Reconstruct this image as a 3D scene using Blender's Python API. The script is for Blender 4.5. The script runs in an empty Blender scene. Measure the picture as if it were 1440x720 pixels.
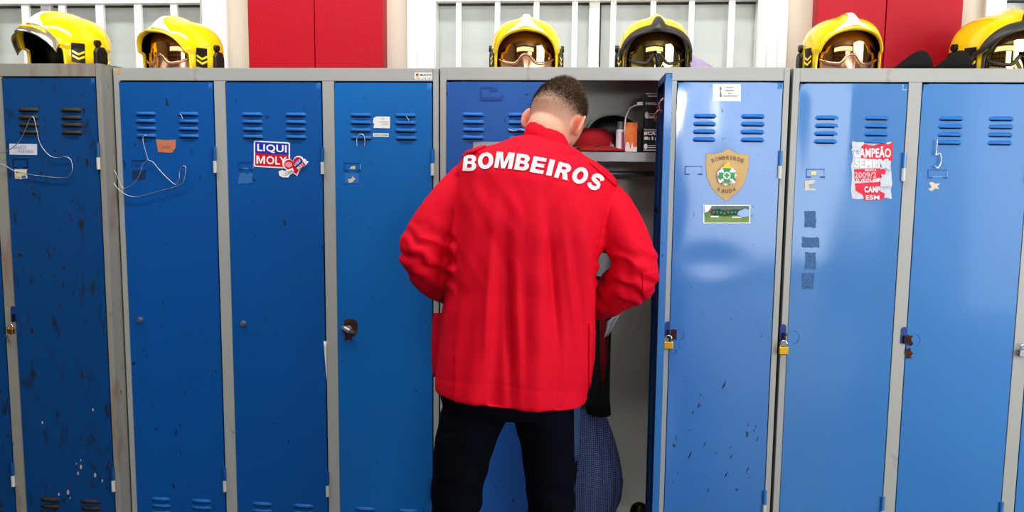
import bpy, bmesh, math, random
from mathutils import Vector, Matrix, noise
from mathutils.bvhtree import BVHTree
from mathutils.geometry import tessellate_polygon
R = math.radians
random.seed(7)
scn = bpy.context.scene
col = bpy.data.collections.new('scene'); scn.collection.children.link(col)

# ------------------------------------------------------------------ camera
CAM = Vector((.1343, -2.888, 1.538)); PITCH, YAW, ROLL, F = .1197, .0944, .0098, 1240.0
fw = Vector((-math.sin(YAW)*math.cos(PITCH), math.cos(YAW)*math.cos(PITCH), -math.sin(PITCH)))
r0 = Vector((math.cos(YAW), math.sin(YAW), 0)); u0 = r0.cross(fw)
rt = math.cos(ROLL)*r0 + math.sin(ROLL)*u0; up = -math.sin(ROLL)*r0 + math.cos(ROLL)*u0
cd = bpy.data.cameras.new('camera'); cam = bpy.data.objects.new('camera', cd); col.objects.link(cam)
M3 = Matrix((rt, up, -fw)).transposed()
cam.matrix_world = Matrix.Translation(CAM) @ M3.to_4x4()
cd.sensor_width = 36; cd.lens = F/1440*36; cd.clip_start = .05
scn.camera = cam

def ray(px, py):
    return (fw + rt*((px-720)/F) - up*((py-360)/F)).normalized()
def at(px, py, Y):
    d = ray(px, py); return CAM + d*((Y-CAM.y)/d.y)

# ------------------------------------------------------------------ materials
def srgb(r, g, b):
    f = lambda c: (c/255/12.92) if c/255 <= .04045 else ((c/255+.055)/1.055)**2.4
    return (f(r), f(g), f(b), 1)
MC = {}
def mat(name, c, rough=.5, metal=0., spec=.5, bump=0., bscale=40., coat=0., var=0., vscale=6., alpha=1., sheen=0., trans=0., emit=None, stretch=(1,1,1)):
    if name in MC: return MC[name]
    m = bpy.data.materials.new(name); m.use_nodes = True; MC[name] = m
    nt = m.node_tree; b = nt.nodes['Principled BSDF']
    b.inputs['Base Color'].default_value = c; b.inputs['Roughness'].default_value = rough
    b.inputs['Metallic'].default_value = metal; b.inputs['Specular IOR Level'].default_value = spec
    b.inputs['Coat Weight'].default_value = coat; b.inputs['Alpha'].default_value = alpha
    b.inputs['Sheen Weight'].default_value = sheen; b.inputs['Transmission Weight'].default_value = trans
    if emit:
        b.inputs['Emission Color'].default_value = emit[0]; b.inputs['Emission Strength'].default_value = emit[1]
    tc = nt.nodes.new('ShaderNodeTexCoord'); mp = nt.nodes.new('ShaderNodeMapping')
    mp.inputs['Scale'].default_value = stretch
    nt.links.new(tc.outputs['Object'], mp.inputs[0])
    if var:
        n = nt.nodes.new('ShaderNodeTexNoise'); n.inputs['Scale'].default_value = vscale; n.inputs['Detail'].default_value = 5
        nt.links.new(mp.outputs[0], n.inputs['Vector'])
        mx = nt.nodes.new('ShaderNodeMix'); mx.data_type = 'RGBA'
        mx.inputs[6].default_value = tuple(min(1, v*(1-var)) for v in c[:3])+(1,)
        mx.inputs[7].default_value = tuple(min(1, v*(1+var)) for v in c[:3])+(1,)
        nt.links.new(n.outputs[0], mx.inputs[0]); nt.links.new(mx.outputs[2], b.inputs['Base Color'])
    if bump:
        n2 = nt.nodes.new('ShaderNodeTexNoise'); n2.inputs['Scale'].default_value = bscale; n2.inputs['Detail'].default_value = 4
        nt.links.new(mp.outputs[0], n2.inputs['Vector'])
        bp = nt.nodes.new('ShaderNodeBump'); bp.inputs['Strength'].default_value = bump; bp.inputs['Distance'].default_value = .01
        nt.links.new(n2.outputs[0], bp.inputs['Height']); nt.links.new(bp.outputs[0], b.inputs['Normal'])
    return m

def layered(name, base, rough, spots, seed=0., base2=None, bump=.05, bscale=3., spec=.5, coat=0.):
    """paint with procedural marks: spots = [(colour, scale, threshold, softness, stretch xyz, roughness)]"""
    if name in MC: return MC[name]
    m = bpy.data.materials.new(name); m.use_nodes = True; MC[name] = m
    nt = m.node_tree; L = nt.links.new; b = nt.nodes['Principled BSDF']
    b.inputs['Specular IOR Level'].default_value = spec; b.inputs['Coat Weight'].default_value = coat
    b.inputs['Coat Roughness'].default_value = .10; b.inputs['Coat IOR'].default_value = 1.65 if coat > .5 else 1.5
    tc = nt.nodes.new('ShaderNodeTexCoord')
    def mapped(st, off):
        mp = nt.nodes.new('ShaderNodeMapping'); mp.inputs['Scale'].default_value = st
        mp.inputs['Location'].default_value = (seed*3.1+off, seed*1.7+off, seed*2.3-off)
        L(tc.outputs['Object'], mp.inputs[0]); return mp
    n = nt.nodes.new('ShaderNodeTexNoise'); n.inputs['Scale'].default_value = 3; n.inputs['Detail'].default_value = 4
    L(mapped((1, 1, .5), 0).outputs[0], n.inputs['Vector'])
    mx = nt.nodes.new('ShaderNodeMix'); mx.data_type = 'RGBA'
    b2 = base2 or tuple(v*.86 for v in base[:3])+(1,)
    mx.inputs[6].default_value = base; mx.inputs[7].default_value = b2; L(n.outputs[0], mx.inputs[0])
    cur = mx.outputs[2]; rc = None
    rv = nt.nodes.new('ShaderNodeValue'); rv.outputs[0].default_value = rough; rc = rv.outputs[0]
    for k, (c, sc, th, so, st, rr) in enumerate(spots):
        n = nt.nodes.new('ShaderNodeTexNoise'); n.inputs['Scale'].default_value = sc; n.inputs['Detail'].default_value = 6; n.inputs['Roughness'].default_value = .6
        L(mapped(st, 5.3*k+1).outputs[0], n.inputs['Vector'])
        mr = nt.nodes.new('ShaderNodeMapRange'); mr.inputs[1].default_value = th; mr.inputs[2].default_value = th+so
        L(n.outputs[0], mr.inputs[0])
        m2 = nt.nodes.new('ShaderNodeMix'); m2.data_type = 'RGBA'; m2.inputs[7].default_value = c
        L(mr.outputs[0], m2.inputs[0]); L(cur, m2.inputs[6]); cur = m2.outputs[2]
        m3 = nt.nodes.new('ShaderNodeMix'); m3.inputs[3].default_value = rr
        L(mr.outputs[0], m3.inputs[0]); L(rc, m3.inputs[2]); rc = m3.outputs[0]
    L(cur, b.inputs['Base Color']); L(rc, b.inputs['Roughness'])
    n = nt.nodes.new('ShaderNodeTexNoise'); n.inputs['Scale'].default_value = bscale; n.inputs['Detail'].default_value = 2
    L(mapped((1, 1, .6), 9).outputs[0], n.inputs['Vector'])
    bp = nt.nodes.new('ShaderNodeBump'); bp.inputs['Strength'].default_value = bump; bp.inputs['Distance'].default_value = .02
    L(n.outputs[0], bp.inputs['Height']); L(bp.outputs[0], b.inputs['Normal'])
    return m

BLUE = srgb(28, 92, 176)
RUST = srgb(70, 38, 24); SPECK = srgb(16, 44, 66)
M = {}
M['grey'] = layered('grey_frame_paint', srgb(168, 169, 166), .5, [(srgb(120, 96, 72), 9, .68, .1, (1, 1, .6), .8), (srgb(60, 45, 38), 60, .76, .04, (1, 1, 1), .8)], 2, bump=.03)
M['oldgrey'] = layered('rusty_grey_frame_paint', srgb(150, 148, 140), .6, [(srgb(132, 92, 62), 9, .56, .2, (1, 1, .3), .9), (srgb(88, 50, 30), 22, .64, .08, (1, 1, .6), .9)], 5, bump=.06)
M['inside'] = mat('locker_interior_paint', srgb(238, 238, 232), .55, var=.04)
M['black'] = mat('black_plastic', srgb(14, 14, 15), .4)
M['dark'] = mat('dark_gap', srgb(6, 7, 10), .9)
M['steel'] = mat('galvanised_steel', srgb(150, 152, 154), .5, .8, var=.15, vscale=40)
M['chrome'] = mat('chrome', srgb(225, 225, 228), .12, 1)
M['brass'] = mat('brass', srgb(214, 170, 66), .3, 1)
M['white'] = mat('white_paper', srgb(228, 228, 224), .7, var=.04, vscale=30)
M['offwhite'] = mat('yellowed_paper', srgb(205, 196, 172), .8, var=.15, vscale=60)
M['ink'] = mat('grey_ink', srgb(120, 120, 130), .8)
M['blackink'] = mat('black_ink', srgb(30, 30, 34), .8)
M['wire'] = mat('galvanised_wire', srgb(205, 205, 205), .3, .9)
M['yellow'] = mat('yellow_helmet_paint', srgb(250, 214, 0), .16, coat=.6, spec=.6)
M['gold'] = mat('gold_mirror_visor', srgb(226, 172, 118), .04, 1)
M['green_gold'] = mat('smoked_gold_mirror_visor', srgb(196, 178, 112), .04, 1)
M['amber'] = mat('amber_visor_band', srgb(150, 92, 14), .25, .3, coat=.4)
M['rosegold'] = mat('bronze_mask_trim', srgb(216, 168, 136), .2, .9)
M['silver'] = mat('silver_helmet_plate', srgb(255, 255, 255), .22, .25)  # white base colour stands in for bright light mirrored by the silver
M['smoke'] = mat('charcoal_rubber_brow', srgb(62, 58, 56), .42)
M['redpaint'] = mat('red_cabinet_paint', srgb(176, 4, 36), .38, bump=.25, bscale=260, spec=.35)
M['wall'] = mat('beige_wall_paint', srgb(214, 206, 190), .9, var=.05)
M['alu'] = mat('white_window_paint', srgb(240, 240, 240), .35, var=.03)
M['seal'] = mat('grey_window_seal', srgb(70, 72, 74), .8)

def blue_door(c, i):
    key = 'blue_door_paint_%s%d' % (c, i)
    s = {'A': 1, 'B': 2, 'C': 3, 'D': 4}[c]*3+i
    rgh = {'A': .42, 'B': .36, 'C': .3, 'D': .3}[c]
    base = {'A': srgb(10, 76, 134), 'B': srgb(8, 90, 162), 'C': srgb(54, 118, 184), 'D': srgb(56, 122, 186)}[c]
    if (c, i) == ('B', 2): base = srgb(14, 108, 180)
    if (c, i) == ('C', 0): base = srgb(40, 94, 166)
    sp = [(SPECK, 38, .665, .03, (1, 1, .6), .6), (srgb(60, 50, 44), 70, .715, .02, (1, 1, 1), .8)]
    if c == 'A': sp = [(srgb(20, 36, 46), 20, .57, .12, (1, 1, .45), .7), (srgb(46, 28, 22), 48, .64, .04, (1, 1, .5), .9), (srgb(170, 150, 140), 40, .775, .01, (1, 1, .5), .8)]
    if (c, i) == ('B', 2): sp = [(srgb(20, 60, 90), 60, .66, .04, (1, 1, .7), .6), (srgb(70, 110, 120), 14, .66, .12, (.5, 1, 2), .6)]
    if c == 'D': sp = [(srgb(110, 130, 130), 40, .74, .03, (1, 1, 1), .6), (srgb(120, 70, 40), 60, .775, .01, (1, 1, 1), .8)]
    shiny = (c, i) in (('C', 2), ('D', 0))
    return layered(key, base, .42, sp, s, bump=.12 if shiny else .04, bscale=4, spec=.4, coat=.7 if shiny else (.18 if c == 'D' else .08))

# ------------------------------------------------------------------ mesh helpers
class MB:
    def __init__(s): s.v = []; s.f = []; s.m = []; s.mi = 0
    def add(s, vs, fs):
        o = len(s.v); s.v += [Vector(v) for v in vs]
        for f in fs: s.f.append([o+i for i in f]); s.m.append(s.mi)
    def box(s, a, b):
        x0, y0, z0 = a; x1, y1, z1 = b
        s.add([(x0,y0,z0),(x1,y0,z0),(x1,y1,z0),(x0,y1,z0),(x0,y0,z1),(x1,y0,z1),(x1,y1,z1),(x0,y1,z1)],
              [(0,3,2,1),(4,5,6,7),(0,1,5,4),(1,2,6,5),(2,3,7,6),(3,0,4,7)])
    def tube(s, pts, r, n=10, cap=True):
        pts = [Vector(p) for p in pts]; rs = r if isinstance(r, (list, tuple)) else [r]*len(pts)
        vs = []; fs = []; ref = None
        for k, p in enumerate(pts):
            t = (pts[min(k+1, len(pts)-1)]-pts[max(k-1, 0)]).normalized()
            if ref is None: ref = t.orthogonal().normalized()
            ref = (ref-t*ref.dot(t)).normalized() if (ref-t*ref.dot(t)).length > 1e-6 else t.orthogonal().normalized()
            q = t.cross(ref)
            for j in range(n):
                a = 2*math.pi*j/n; vs.append(p+(ref*math.cos(a)+q*math.sin(a))*rs[k])
        for k in range(len(pts)-1):
            for j in range(n):
                j2 = (j+1) % n; fs.append((k*n+j, k*n+j2, (k+1)*n+j2, (k+1)*n+j))
        if cap: fs.append(tuple(range(n-1, -1, -1))); fs.append(tuple((len(pts)-1)*n+j for j in range(n)))
        s.add(vs, fs)
    def ball(s, c, rad, nu=20, nv=12, rot=None):
        c = Vector(c); rad = rad if isinstance(rad, (tuple, list)) else (rad,)*3
        vs = []; fs = []
        for i in range(nv+1):
            th = math.pi*i/nv
            for j in range(nu):
                ph = 2*math.pi*j/nu
                p = Vector((rad[0]*math.sin(th)*math.cos(ph), rad[1]*math.sin(th)*math.sin(ph), rad[2]*math.cos(th)))
                vs.append(c+(rot @ p if rot else p))
        for i in range(nv):
            for j in range(nu):
                j2 = (j+1) % nu; fs.append((i*nu+j, (i+1)*nu+j, (i+1)*nu+j2, i*nu+j2))
        s.add(vs, fs)
    def loft(s, rings, cap=True):
        n = len(rings[0]); vs = [p for r in rings for p in r]; fs = []
        for k in range(len(rings)-1):
            for j in range(n):
                j2 = (j+1) % n; fs.append((k*n+j, k*n+j2, (k+1)*n+j2, (k+1)*n+j))
        if cap: fs.append(tuple(range(n-1, -1, -1))); fs.append(tuple((len(rings)-1)*n+j for j in range(n)))
        s.add(vs, fs)
    def grid(s, fn, nu, nv, close=False):
        vs = [fn(i/nu, j/nv) for j in range(nv+1) for i in range(nu+1)]
        fs = [(j*(nu+1)+i, j*(nu+1)+i+1, (j+1)*(nu+1)+i+1, (j+1)*(nu+1)+i) for j in range(nv) for i in range(nu)]
        s.add(vs, fs)
    def chain(s, pts, rs, n=16):
        for k in range(len(pts)-1):
            a, b = Vector(pts[k]), Vector(pts[k+1]); st = 4
            s.tube([a.lerp(b, q/st) for q in range(st+1)], [rs[k]+(rs[k+1]-rs[k])*q/st for q in range(st+1)], n)
        for p, r in zip(pts, rs): s.ball(p, r, n, 10)
    def mesh(s, name='m'):
        me = bpy.data.meshes.new(name); me.from_pydata([tuple(v) for v in s.v], [], s.f); return me
    def build(s, name, mats, parent=None, smooth=False, loc=None, bevel=0., solid=0., kind=None, label=None):
        me = s.mesh(name); mats = mats if isinstance(mats, (list, tuple)) else [mats]
        for m in mats: me.materials.append(m)
        me.polygons.foreach_set('material_index', s.m)
        if smooth: me.polygons.foreach_set('use_smooth', [True]*len(me.polygons))
        bm = bmesh.new(); bm.from_mesh(me)
        bmesh.ops.remove_doubles(bm, verts=bm.verts, dist=1e-6)
        if smooth != 'raw': bmesh.ops.recalc_face_normals(bm, faces=bm.faces)
        bm.to_mesh(me); bm.free()
        o = bpy.data.objects.new(name, me); col.objects.link(o); o.parent = parent
        if loc: o.location = loc
        if solid:
            q = o.modifiers.new('solid', 'SOLIDIFY'); q.thickness = solid; q.offset = 0
        if bevel:
            q = o.modifiers.new('bevel', 'BEVEL'); q.width = bevel; q.segments = 2; q.limit_method = 'ANGLE'
        if kind: o['kind'] = kind
        if label: o['label'] = label
        return o
def thing(name, label, cat, loc=(0, 0, 0), group=None, rot=None):
    o = bpy.data.objects.new(name, None); col.objects.link(o); o.location = loc; o.empty_display_size = .1
    if rot: o.rotation_euler = rot
    return tag(o, label, cat, group)
def tag(o, label, cat, group=None):
    o['label'] = label; o['category'] = cat
    if group: o['group'] = group
    return o
def evaluated(me, mods):
    o = bpy.data.objects.new('tmp', me); col.objects.link(o)
    for typ, kw in mods:
        q = o.modifiers.new('q', typ)
        for k, v in kw.items(): setattr(q, k, v)
    dg = bpy.context.evaluated_depsgraph_get(); r = bpy.data.meshes.new_from_object(o.evaluated_get(dg))
    bpy.data.objects.remove(o); return r
def smoothed(me, vox, it=4, fac=.5):
    return evaluated(me, [('REMESH', dict(mode='VOXEL', voxel_size=vox)), ('SMOOTH', dict(iterations=it, factor=fac))])
def link_mesh(name, me, m, parent=None, smooth=True):
    me.materials.clear(); me.materials.append(m)
    me.polygons.foreach_set('use_smooth', [smooth]*len(me.polygons))
    o = bpy.data.objects.new(name, me); col.objects.link(o); o.parent = parent; return o

GC = {}
def glyphs(txt, bold=.02, shear=0., dens=0):
    key = (txt, bold, shear, dens)
    if key in GC: return GC[key]
    cu = bpy.data.curves.new('t', 'FONT'); cu.body = txt; cu.size = 1; cu.offset = bold; cu.shear = shear; cu.resolution_u = 3
    cu.space_character = 1+bold*1.5
    o = bpy.data.objects.new('t', cu); col.objects.link(o)
    dg = bpy.context.evaluated_depsgraph_get(); me = bpy.data.meshes.new_from_object(o.evaluated_get(dg)); bpy.data.objects.remove(o)
    bm = bmesh.new(); bm.from_mesh(me); bmesh.ops.triangulate(bm, faces=bm.faces)
    for _ in range(dens):
        bmesh.ops.subdivide_edges(bm, edges=[e for e in bm.edges if e.calc_length() > .12], cuts=1, use_grid_fill=False)
        bmesh.ops.triangulate(bm, faces=bm.faces)
    vs = [v.co.copy() for v in bm.verts]; bm.verts.ensure_lookup_table(); fs = [[v.index for v in f.verts] for f in bm.faces]
    x0 = min(v.x for v in vs); x1 = max(v.x for v in vs); y0 = min(v.y for v in vs); y1 = max(v.y for v in vs)
    vs = [((v.x-x0)/(x1-x0), (v.y-y0)/(y1-y0)) for v in vs]; bm.free()
    GC[key] = (vs, fs); return GC[key]

# ------------------------------------------------------------------ lockers
P, W, ZT, TOP, DEP = .372, .3266, 1.753, 1.80, .48
CAB = {'A': (-2.5969-.021, -.0635, .008), 'B': (-1.4772-.021, 0, 0), 'C': (-.3592-.021, 0, .004), 'D': (.7638-.021, 0, .001)}
CW = .021*2+P*2+W; ZB = .10
def hingex(i): return .021+i*P+W
def dent(c, i, x, z):
    """how far the sheet of a door bulges (metres, + is inwards)"""
    s = {'A': 1, 'B': 2, 'C': 3, 'D': 4}[c]*7.3+i*2.1
    e = min(1, -x/.03, (x+W)/.03, (ZT-z)/.03); e = max(0, e)
    amp = .0007
    if (c, i) in (('C', 2), ('D', 0)): amp = .0022
    y = amp*noise.noise(Vector((x*5+s, z*3, s)))*e
    if (c, i) == ('C', 2):
        y += e*(.0016*math.exp(-((x+.24)/.05)**2-((z-1.62)/.16)**2) - .0014*math.exp(-((x+.1)/.05)**2-((z-1.5)/.1)**2) + .0012*math.exp(-((x+.2)/.1)**2-((z-1.18)/.05)**2))
    if (c, i) == ('D', 0):
        y += e*(.0020*math.exp(-((x+.27)/.06)**2-((z-1.62)/.2)**2) - .0016*math.exp(-((x+.17)/.03)**2-((z-1.70)/.16)**2))
    return y
def dface(c, i, x, z): return -.002+dent(c, i, x, z)
def dl(c, i, px, py):
    ox, oy, oz = CAB[c]; p = at(px, py, oy-.002)
    return p.x-ox-hingex(i), p.z-oz

DOOR = {}
ZV = at(280, 705, 0).z
def make_door(cab, c, i, angle=0):
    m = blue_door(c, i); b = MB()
    nx, nz = 18, 70
    x0, x1, z0, z1 = -W, 0, ZB+.06, ZT
    b.grid(lambda u, v: (x0+(x1-x0)*u, dface(c, i, x0+(x1-x0)*u, z0+(z1-z0)*v), z0+(z1-z0)*v), nx, nz)
    t = .018
    b.box((x0, -.002, z0), (x0+.0015, t, z1)); b.box((x1-.0015, -.002, z0), (x1, t, z1))
    b.box((x0, -.002, z1-.0015), (x1, t, z1)); b.box((x0, -.002, z0), (x1, t, z0+.0015))
    b.mi = 1; b.box((x0+.0015, .0022, z0+.0015), (x1-.0015, .0032, z1-.0015)); b.box((x0+.001, t-.0015, z0), (x0+.035, t+.0002, z1)); b.box((x1-.022, t-.0015, z0), (x1, t, z1))
    b.box((x0, t-.0015, z1-.02), (x1, t, z1)); b.box((x0, t-.0015, z0), (x1, t, z0+.02))
    o = b.build('door', [m, mat('door_inner_shaded_blue', srgb(24, 44, 104), .5)], cab, smooth=False, loc=(hingex(i), 0, 0))  # inner side coloured darker than the front, its shade put into the colour
    for p in o.data.polygons:
        if p.area < .0006: p.use_smooth = True
    if angle: o.rotation_euler = (0, 0, angle)
    # louvres
    lm = mat('blackened_louvre', srgb(46, 40, 36), .6, var=.3, vscale=80) if c == 'A' else mat('blue_louvre_'+c, {'B': srgb(14, 98, 168), 'C': srgb(30, 106, 184), 'D': srgb(40, 112, 186)}[c], .5, spec=.35)
    for zt in (1.645, ZV+(0 if c != 'A' else -.002)):
        for xa in (.052, .202):
            v = MB()
            for k in range(4):
                z = zt-k*.0247; xa0 = -W+xa+random.uniform(-.001, .001); xb0 = xa0+.074
                yb = dface(c, i, (xa0+xb0)/2, z)-.0004
                n = 12; rows = []
                for (dz, dy, ins) in ((.0095, 0, .006), (.008, -.0035, .004), (.004, -.0068, .001), (-.0005, -.0075, 0), (-.002, -.006, 0), (-.0022, .001, 0)):
                    rows.append([(xa0+ins+(xb0-xa0-2*ins)*q/n, yb+dy*min(1, 3.5*min(q, n-q)/n), z+dz) for q in range(n+1)])
                vs = [p for r_ in rows for p in r_]
                v.mi = 0; v.add(vs, [(a*(n+1)+q, a*(n+1)+q+1, (a+1)*(n+1)+q+1, (a+1)*(n+1)+q) for a in range(5) for q in range(n)])
                v.mi = 1; v.add([(xa0+.004, yb-.0004, z-.002), (xb0-.004, yb-.0004, z-.002), (xb0-.006, yb-.0004, z-.0055), (xa0+.006, yb-.0004, z-.0055)], [(0, 1, 2, 3)])
            v.build('vent_louvres', [lm, M['dark']], o, smooth=True)
    # hinges on the right edge
    for zc in (1.54, .419):
        h = MB(); h.mi = 0; h.tube([(.002, -.006, zc), (.002, -.006, zc-.047)], .0062, 10)
        h.mi = 1; h.tube([(.002, -.006, zc-.048), (.002, -.006, zc-.088)], .0064, 10)
        h.build('hinge', [m, mat('hinge_grey', srgb(196, 196, 192), .45)], o, smooth=False)
    DOOR[c, i] = o
    return o

def make_cabinet(c, label):
    ox, oy, oz = CAB[c]
    cab = thing('locker_cabinet', label, 'locker', (ox, oy, oz), 'grey lockers with blue doors')
    g = M['oldgrey'] if c == 'A' else M['grey']
    b = MB()
    b.box((0, 0, ZB-.04), (.021, .02, TOP)); b.box((CW-.0180, 0, ZB-.04), (CW, .02, TOP))
    for i in range(2): b.box((.021+i*P+W+.0035, .0005, ZB+.02), (.021+(i+1)*P-.0015, .02, ZT+.005))
    b.box((.021, -.0004, ZT+.005), (CW-.019, .02, TOP)); b.box((.021, 0, ZB-.04), (CW-.019, .02, ZB+.058))
    b.build('front_frame', g, cab, bevel=.0012)
    b = MB(); b.box((0, .02, ZB), (.0015, DEP, TOP-.001)); b.build('side_panel', g, cab)
    b = MB(); b.box((CW-.0015, .02, ZB), (CW, DEP, TOP-.001)); b.build('side_panel', g, cab)
    b = MB(); b.box((.0, .02, TOP-.002), (CW, DEP, TOP)); b.build('top_panel', g, cab)
    b = MB(); b.box((.002, DEP-.002, ZB), (CW-.002, DEP, TOP-.002)); b.build('back_panel', M['inside'], cab)
    b = MB(); b.box((.002, .02, ZB+.02), (CW-.002, DEP-.002, ZB+.04)); b.build('bottom_panel', M['inside'], cab)
    for i in range(2):
        b = MB(); x = .021+i*P+W+(P-W)/2; b.box((x-.001, .021, ZB+.04), (x+.001, DEP-.002, TOP-.003)); b.build('partition', M['inside'], cab)
    for x in (.03, CW-.06):
        for y in (.03, DEP-.06):
            b = MB(); b.box((x, y, -oz), (x+.03, y+.03, ZB-.0)); b.build('foot', g, cab)
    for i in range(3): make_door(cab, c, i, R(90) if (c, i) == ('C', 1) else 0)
    return cab
cabA = make_cabinet('A', 'rust-stained old locker unit with scruffy blue doors at the far left')
cabB = make_cabinet('B', 'three-door grey and blue locker unit carrying the red, white and blue oil sticker')
cabC = make_cabinet('C', 'grey locker unit with one blue door standing open beside the person in red')
cabD = make_cabinet('D', 'grey and blue locker unit on the right with a torn red sticker on one door')

# interior of the open compartment
zs = at(860, 214, .0).z-.004
oc = CAB['C']; s0 = .021+P-.02; s1 = .021+P+W+.02
b = MB(); b.box((s0+.0, .02, zs-.003), (s1, DEP-.003, zs)); b.box((s0, .018, zs-.030), (s1, .0205, zs))
b.build('shelf', M['steel'], cabC)
b = MB(); b.tube([(s0, .25, zs-.075), (s1, .25, zs-.075)], .010, 14); b.build('hanging_rail', M['steel'], cabC, smooth=True)
dC = DOOR['C', 1]
for (zz, xx) in ((1.685, -.30), (1.66, -.13)):
    b = MB(); b.tube([(xx, .010, zz), (xx, .022, zz-.002), (xx, .032, zz-.015), (xx, .030, zz-.032), (xx-.004, .018, zz-.040)], .0025, 8)
    b.build('coat_hook', mat('copper_hook', srgb(196, 112, 60), .35, .8), dC, smooth=True)

# ---- stickers, labels and marks, each lies on the sheet of its door
class Decal:
    def __init__(s, c, i): s.c, s.i, s.b, s.mats, s.k = c, i, MB(), [], 0
    def _pt(s, px, py):
        x, z = dl(s.c, s.i, px, py); return (x, dface(s.c, s.i, x, z)-.0010-s.k*.00035, z)
    def _m(s, m):
        if m not in s.mats: s.mats.append(m)
        s.b.mi = s.mats.index(m)
    def poly(s, pts, m):
        s._m(m); s.b.add([s._pt(*p) for p in pts], tessellate_polygon([[Vector((p[0], -p[1], 0)) for p in pts]])); s.k += 1; return s
    def text(s, t, x0, y0, x1, y1, m, bold=.03, slope=0., shear=0., skew=0.):
        """text box from (x0,y0) top-left to (x1,y1) bottom-right in photo pixels, slope = dy/dx"""
        s._m(m); vs, fs = glyphs(t, bold, shear)
        s.b.add([s._pt(x0+(x1-x0)*u - skew*(v-.5)*(y1-y0), y1+(y0-y1)*v+slope*(x1-x0)*u) for u, v in vs], fs); s.k += 1; return s
    def text_rot(s, t, cx, cy, w, h, ang, m, bold=.03):
        s._m(m); vs, fs = glyphs(t, bold); ca, sa = math.cos(ang), math.sin(ang)
        s.b.add([s._pt(cx+(u-.5)*w*ca+(v-.5)*h*sa, cy+(u-.5)*w*sa-(v-.5)*h*ca) for u, v in vs], fs); s.k += 1; return s
    def done(s, name, label=None): return s.b.build(name, s.mats, DOOR[s.c, s.i], smooth='raw', label=label)
def quad(x0, y0, x1, y1, sl=0.): return [(x0, y0), (x1, y0+sl), (x1, y1+sl), (x0, y1)]
def jag(x0, y0, x1, y1, n=6, a=2., seed=1):
    rr = random.Random(seed); pts = []
    for k in range(n): pts.append((x0+(x1-x0)*k/n, y0+rr.uniform(-a, a)))
    for k in range(n): pts.append((x1+rr.uniform(-a, a), y0+(y1-y0)*k/n))
    for k in range(n): pts.append((x1-(x1-x0)*k/n, y1+rr.uniform(-a, a)))
    for k in range(n): pts.append((x0+rr.uniform(-a, a), y1-(y1-y0)*k/n))
    return pts
def rrect(x0, y0, x1, y1, r, sl=0.):
    pts = []
    for cx, cy, a0 in ((x1-r, y0+r, -90), (x1-r, y1-r, 0), (x0+r, y1-r, 90), (x0+r, y0+r, 180)):
        for k in range(5):
            a = R(a0+k*22.5); X = cx+r*math.cos(a); pts.append((X, cy+r*math.sin(a)+sl*(X-x0)))
    return pts
def circ(cx, cy, r, n=20, ry=None): return [(cx+r*math.cos(2*math.pi*k/n), cy+(ry or r)*math.sin(2*math.pi*k/n)) for k in range(n)]

lb = mat('logo_blue', srgb(34, 56, 165), .35, coat=.3); lr = mat('logo_red', srgb(212, 16, 40), .35, coat=.3); lw = mat('sticker_white', srgb(236, 236, 238), .35, coat=.3)
lp = mat('heart_pink', srgb(238, 150, 160), .35)
d = Decal('B', 1)
d.poly(rrect(357, 197.5, 408, 234.5, 2.5, .055), lw).poly(rrect(359, 199.5, 406, 216.5, 1.5, .055), lb).poly(rrect(359, 215.5, 406, 232.5, 1.5, .055), lr)
d.text('LIQUI', 362, 202, 403.5, 214.2, lw, .026, .055).text('OLY', 374.8, 219.2, 403.5, 230.9, lw, .026, .055)
d.poly([(361+12.2*u, 230.2-11.4*v+.055*12.2*u) for u, v in ((0, 0), (.2, 0), (.2, .66), (.42, .06), (.58, .06), (.8, .66), (.8, 0), (1, 0), (1, 1), (.74, 1), (.5, .38), (.26, 1), (0, 1))], lw)
d.done('oil_brand_sticker', 'red, white and blue oil brand sticker')
d = Decal('B', 1); d.k = 4
def heart(cx, cy, s_, a):
    pts = []
    for k in range(28):
        t = 2*math.pi*k/28; x = 16*math.sin(t)**3/17*s_; y = -(13*math.cos(t)-5*math.cos(2*t)-2*math.cos(3*t)-math.cos(4*t))/17*s_
        pts.append((cx+x*math.cos(a)-y*math.sin(a), cy+x*math.sin(a)+y*math.cos(a)))
    return pts
d.poly([(392, 241), (397, 239), (404, 241.5), (424, 228), (426, 224), (430, 223), (431, 226), (434.5, 227), (432, 231), (427, 235), (408, 246), (406, 249.5), (398, 249.5), (393, 247)], lw)
d.poly(heart(414, 232.5, 16.6, R(-16)), lw).poly(heart(414, 232.5, 14.2, R(-16)), lr).poly(circ(406.5, 231.5, 5.0, 16, 4.0), lp)
d.poly([(397, 241.8), (412, 236), (414, 240.5), (399.5, 247)], lw).text_rot('I love', 406.5, 241.3, 10, 4.5, R(-22), M['blackink'], .0)
d.poly([(413, 230.8), (422.5, 222.5), (427, 227.3), (416.5, 236)], lb).text_rot('LIQUI', 418.8, 229.1, 11, 4.2, R(-42), lw, .03)
d.poly([(417, 236.5), (427.3, 227.7), (430.5, 231.5), (419.5, 240.2)], lr).text_rot('MOLY', 423.2, 233.7, 11, 4.2, R(-40), lw, .03)
d.done('heart_sticker', 'red heart sticker with a white ribbon')
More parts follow.
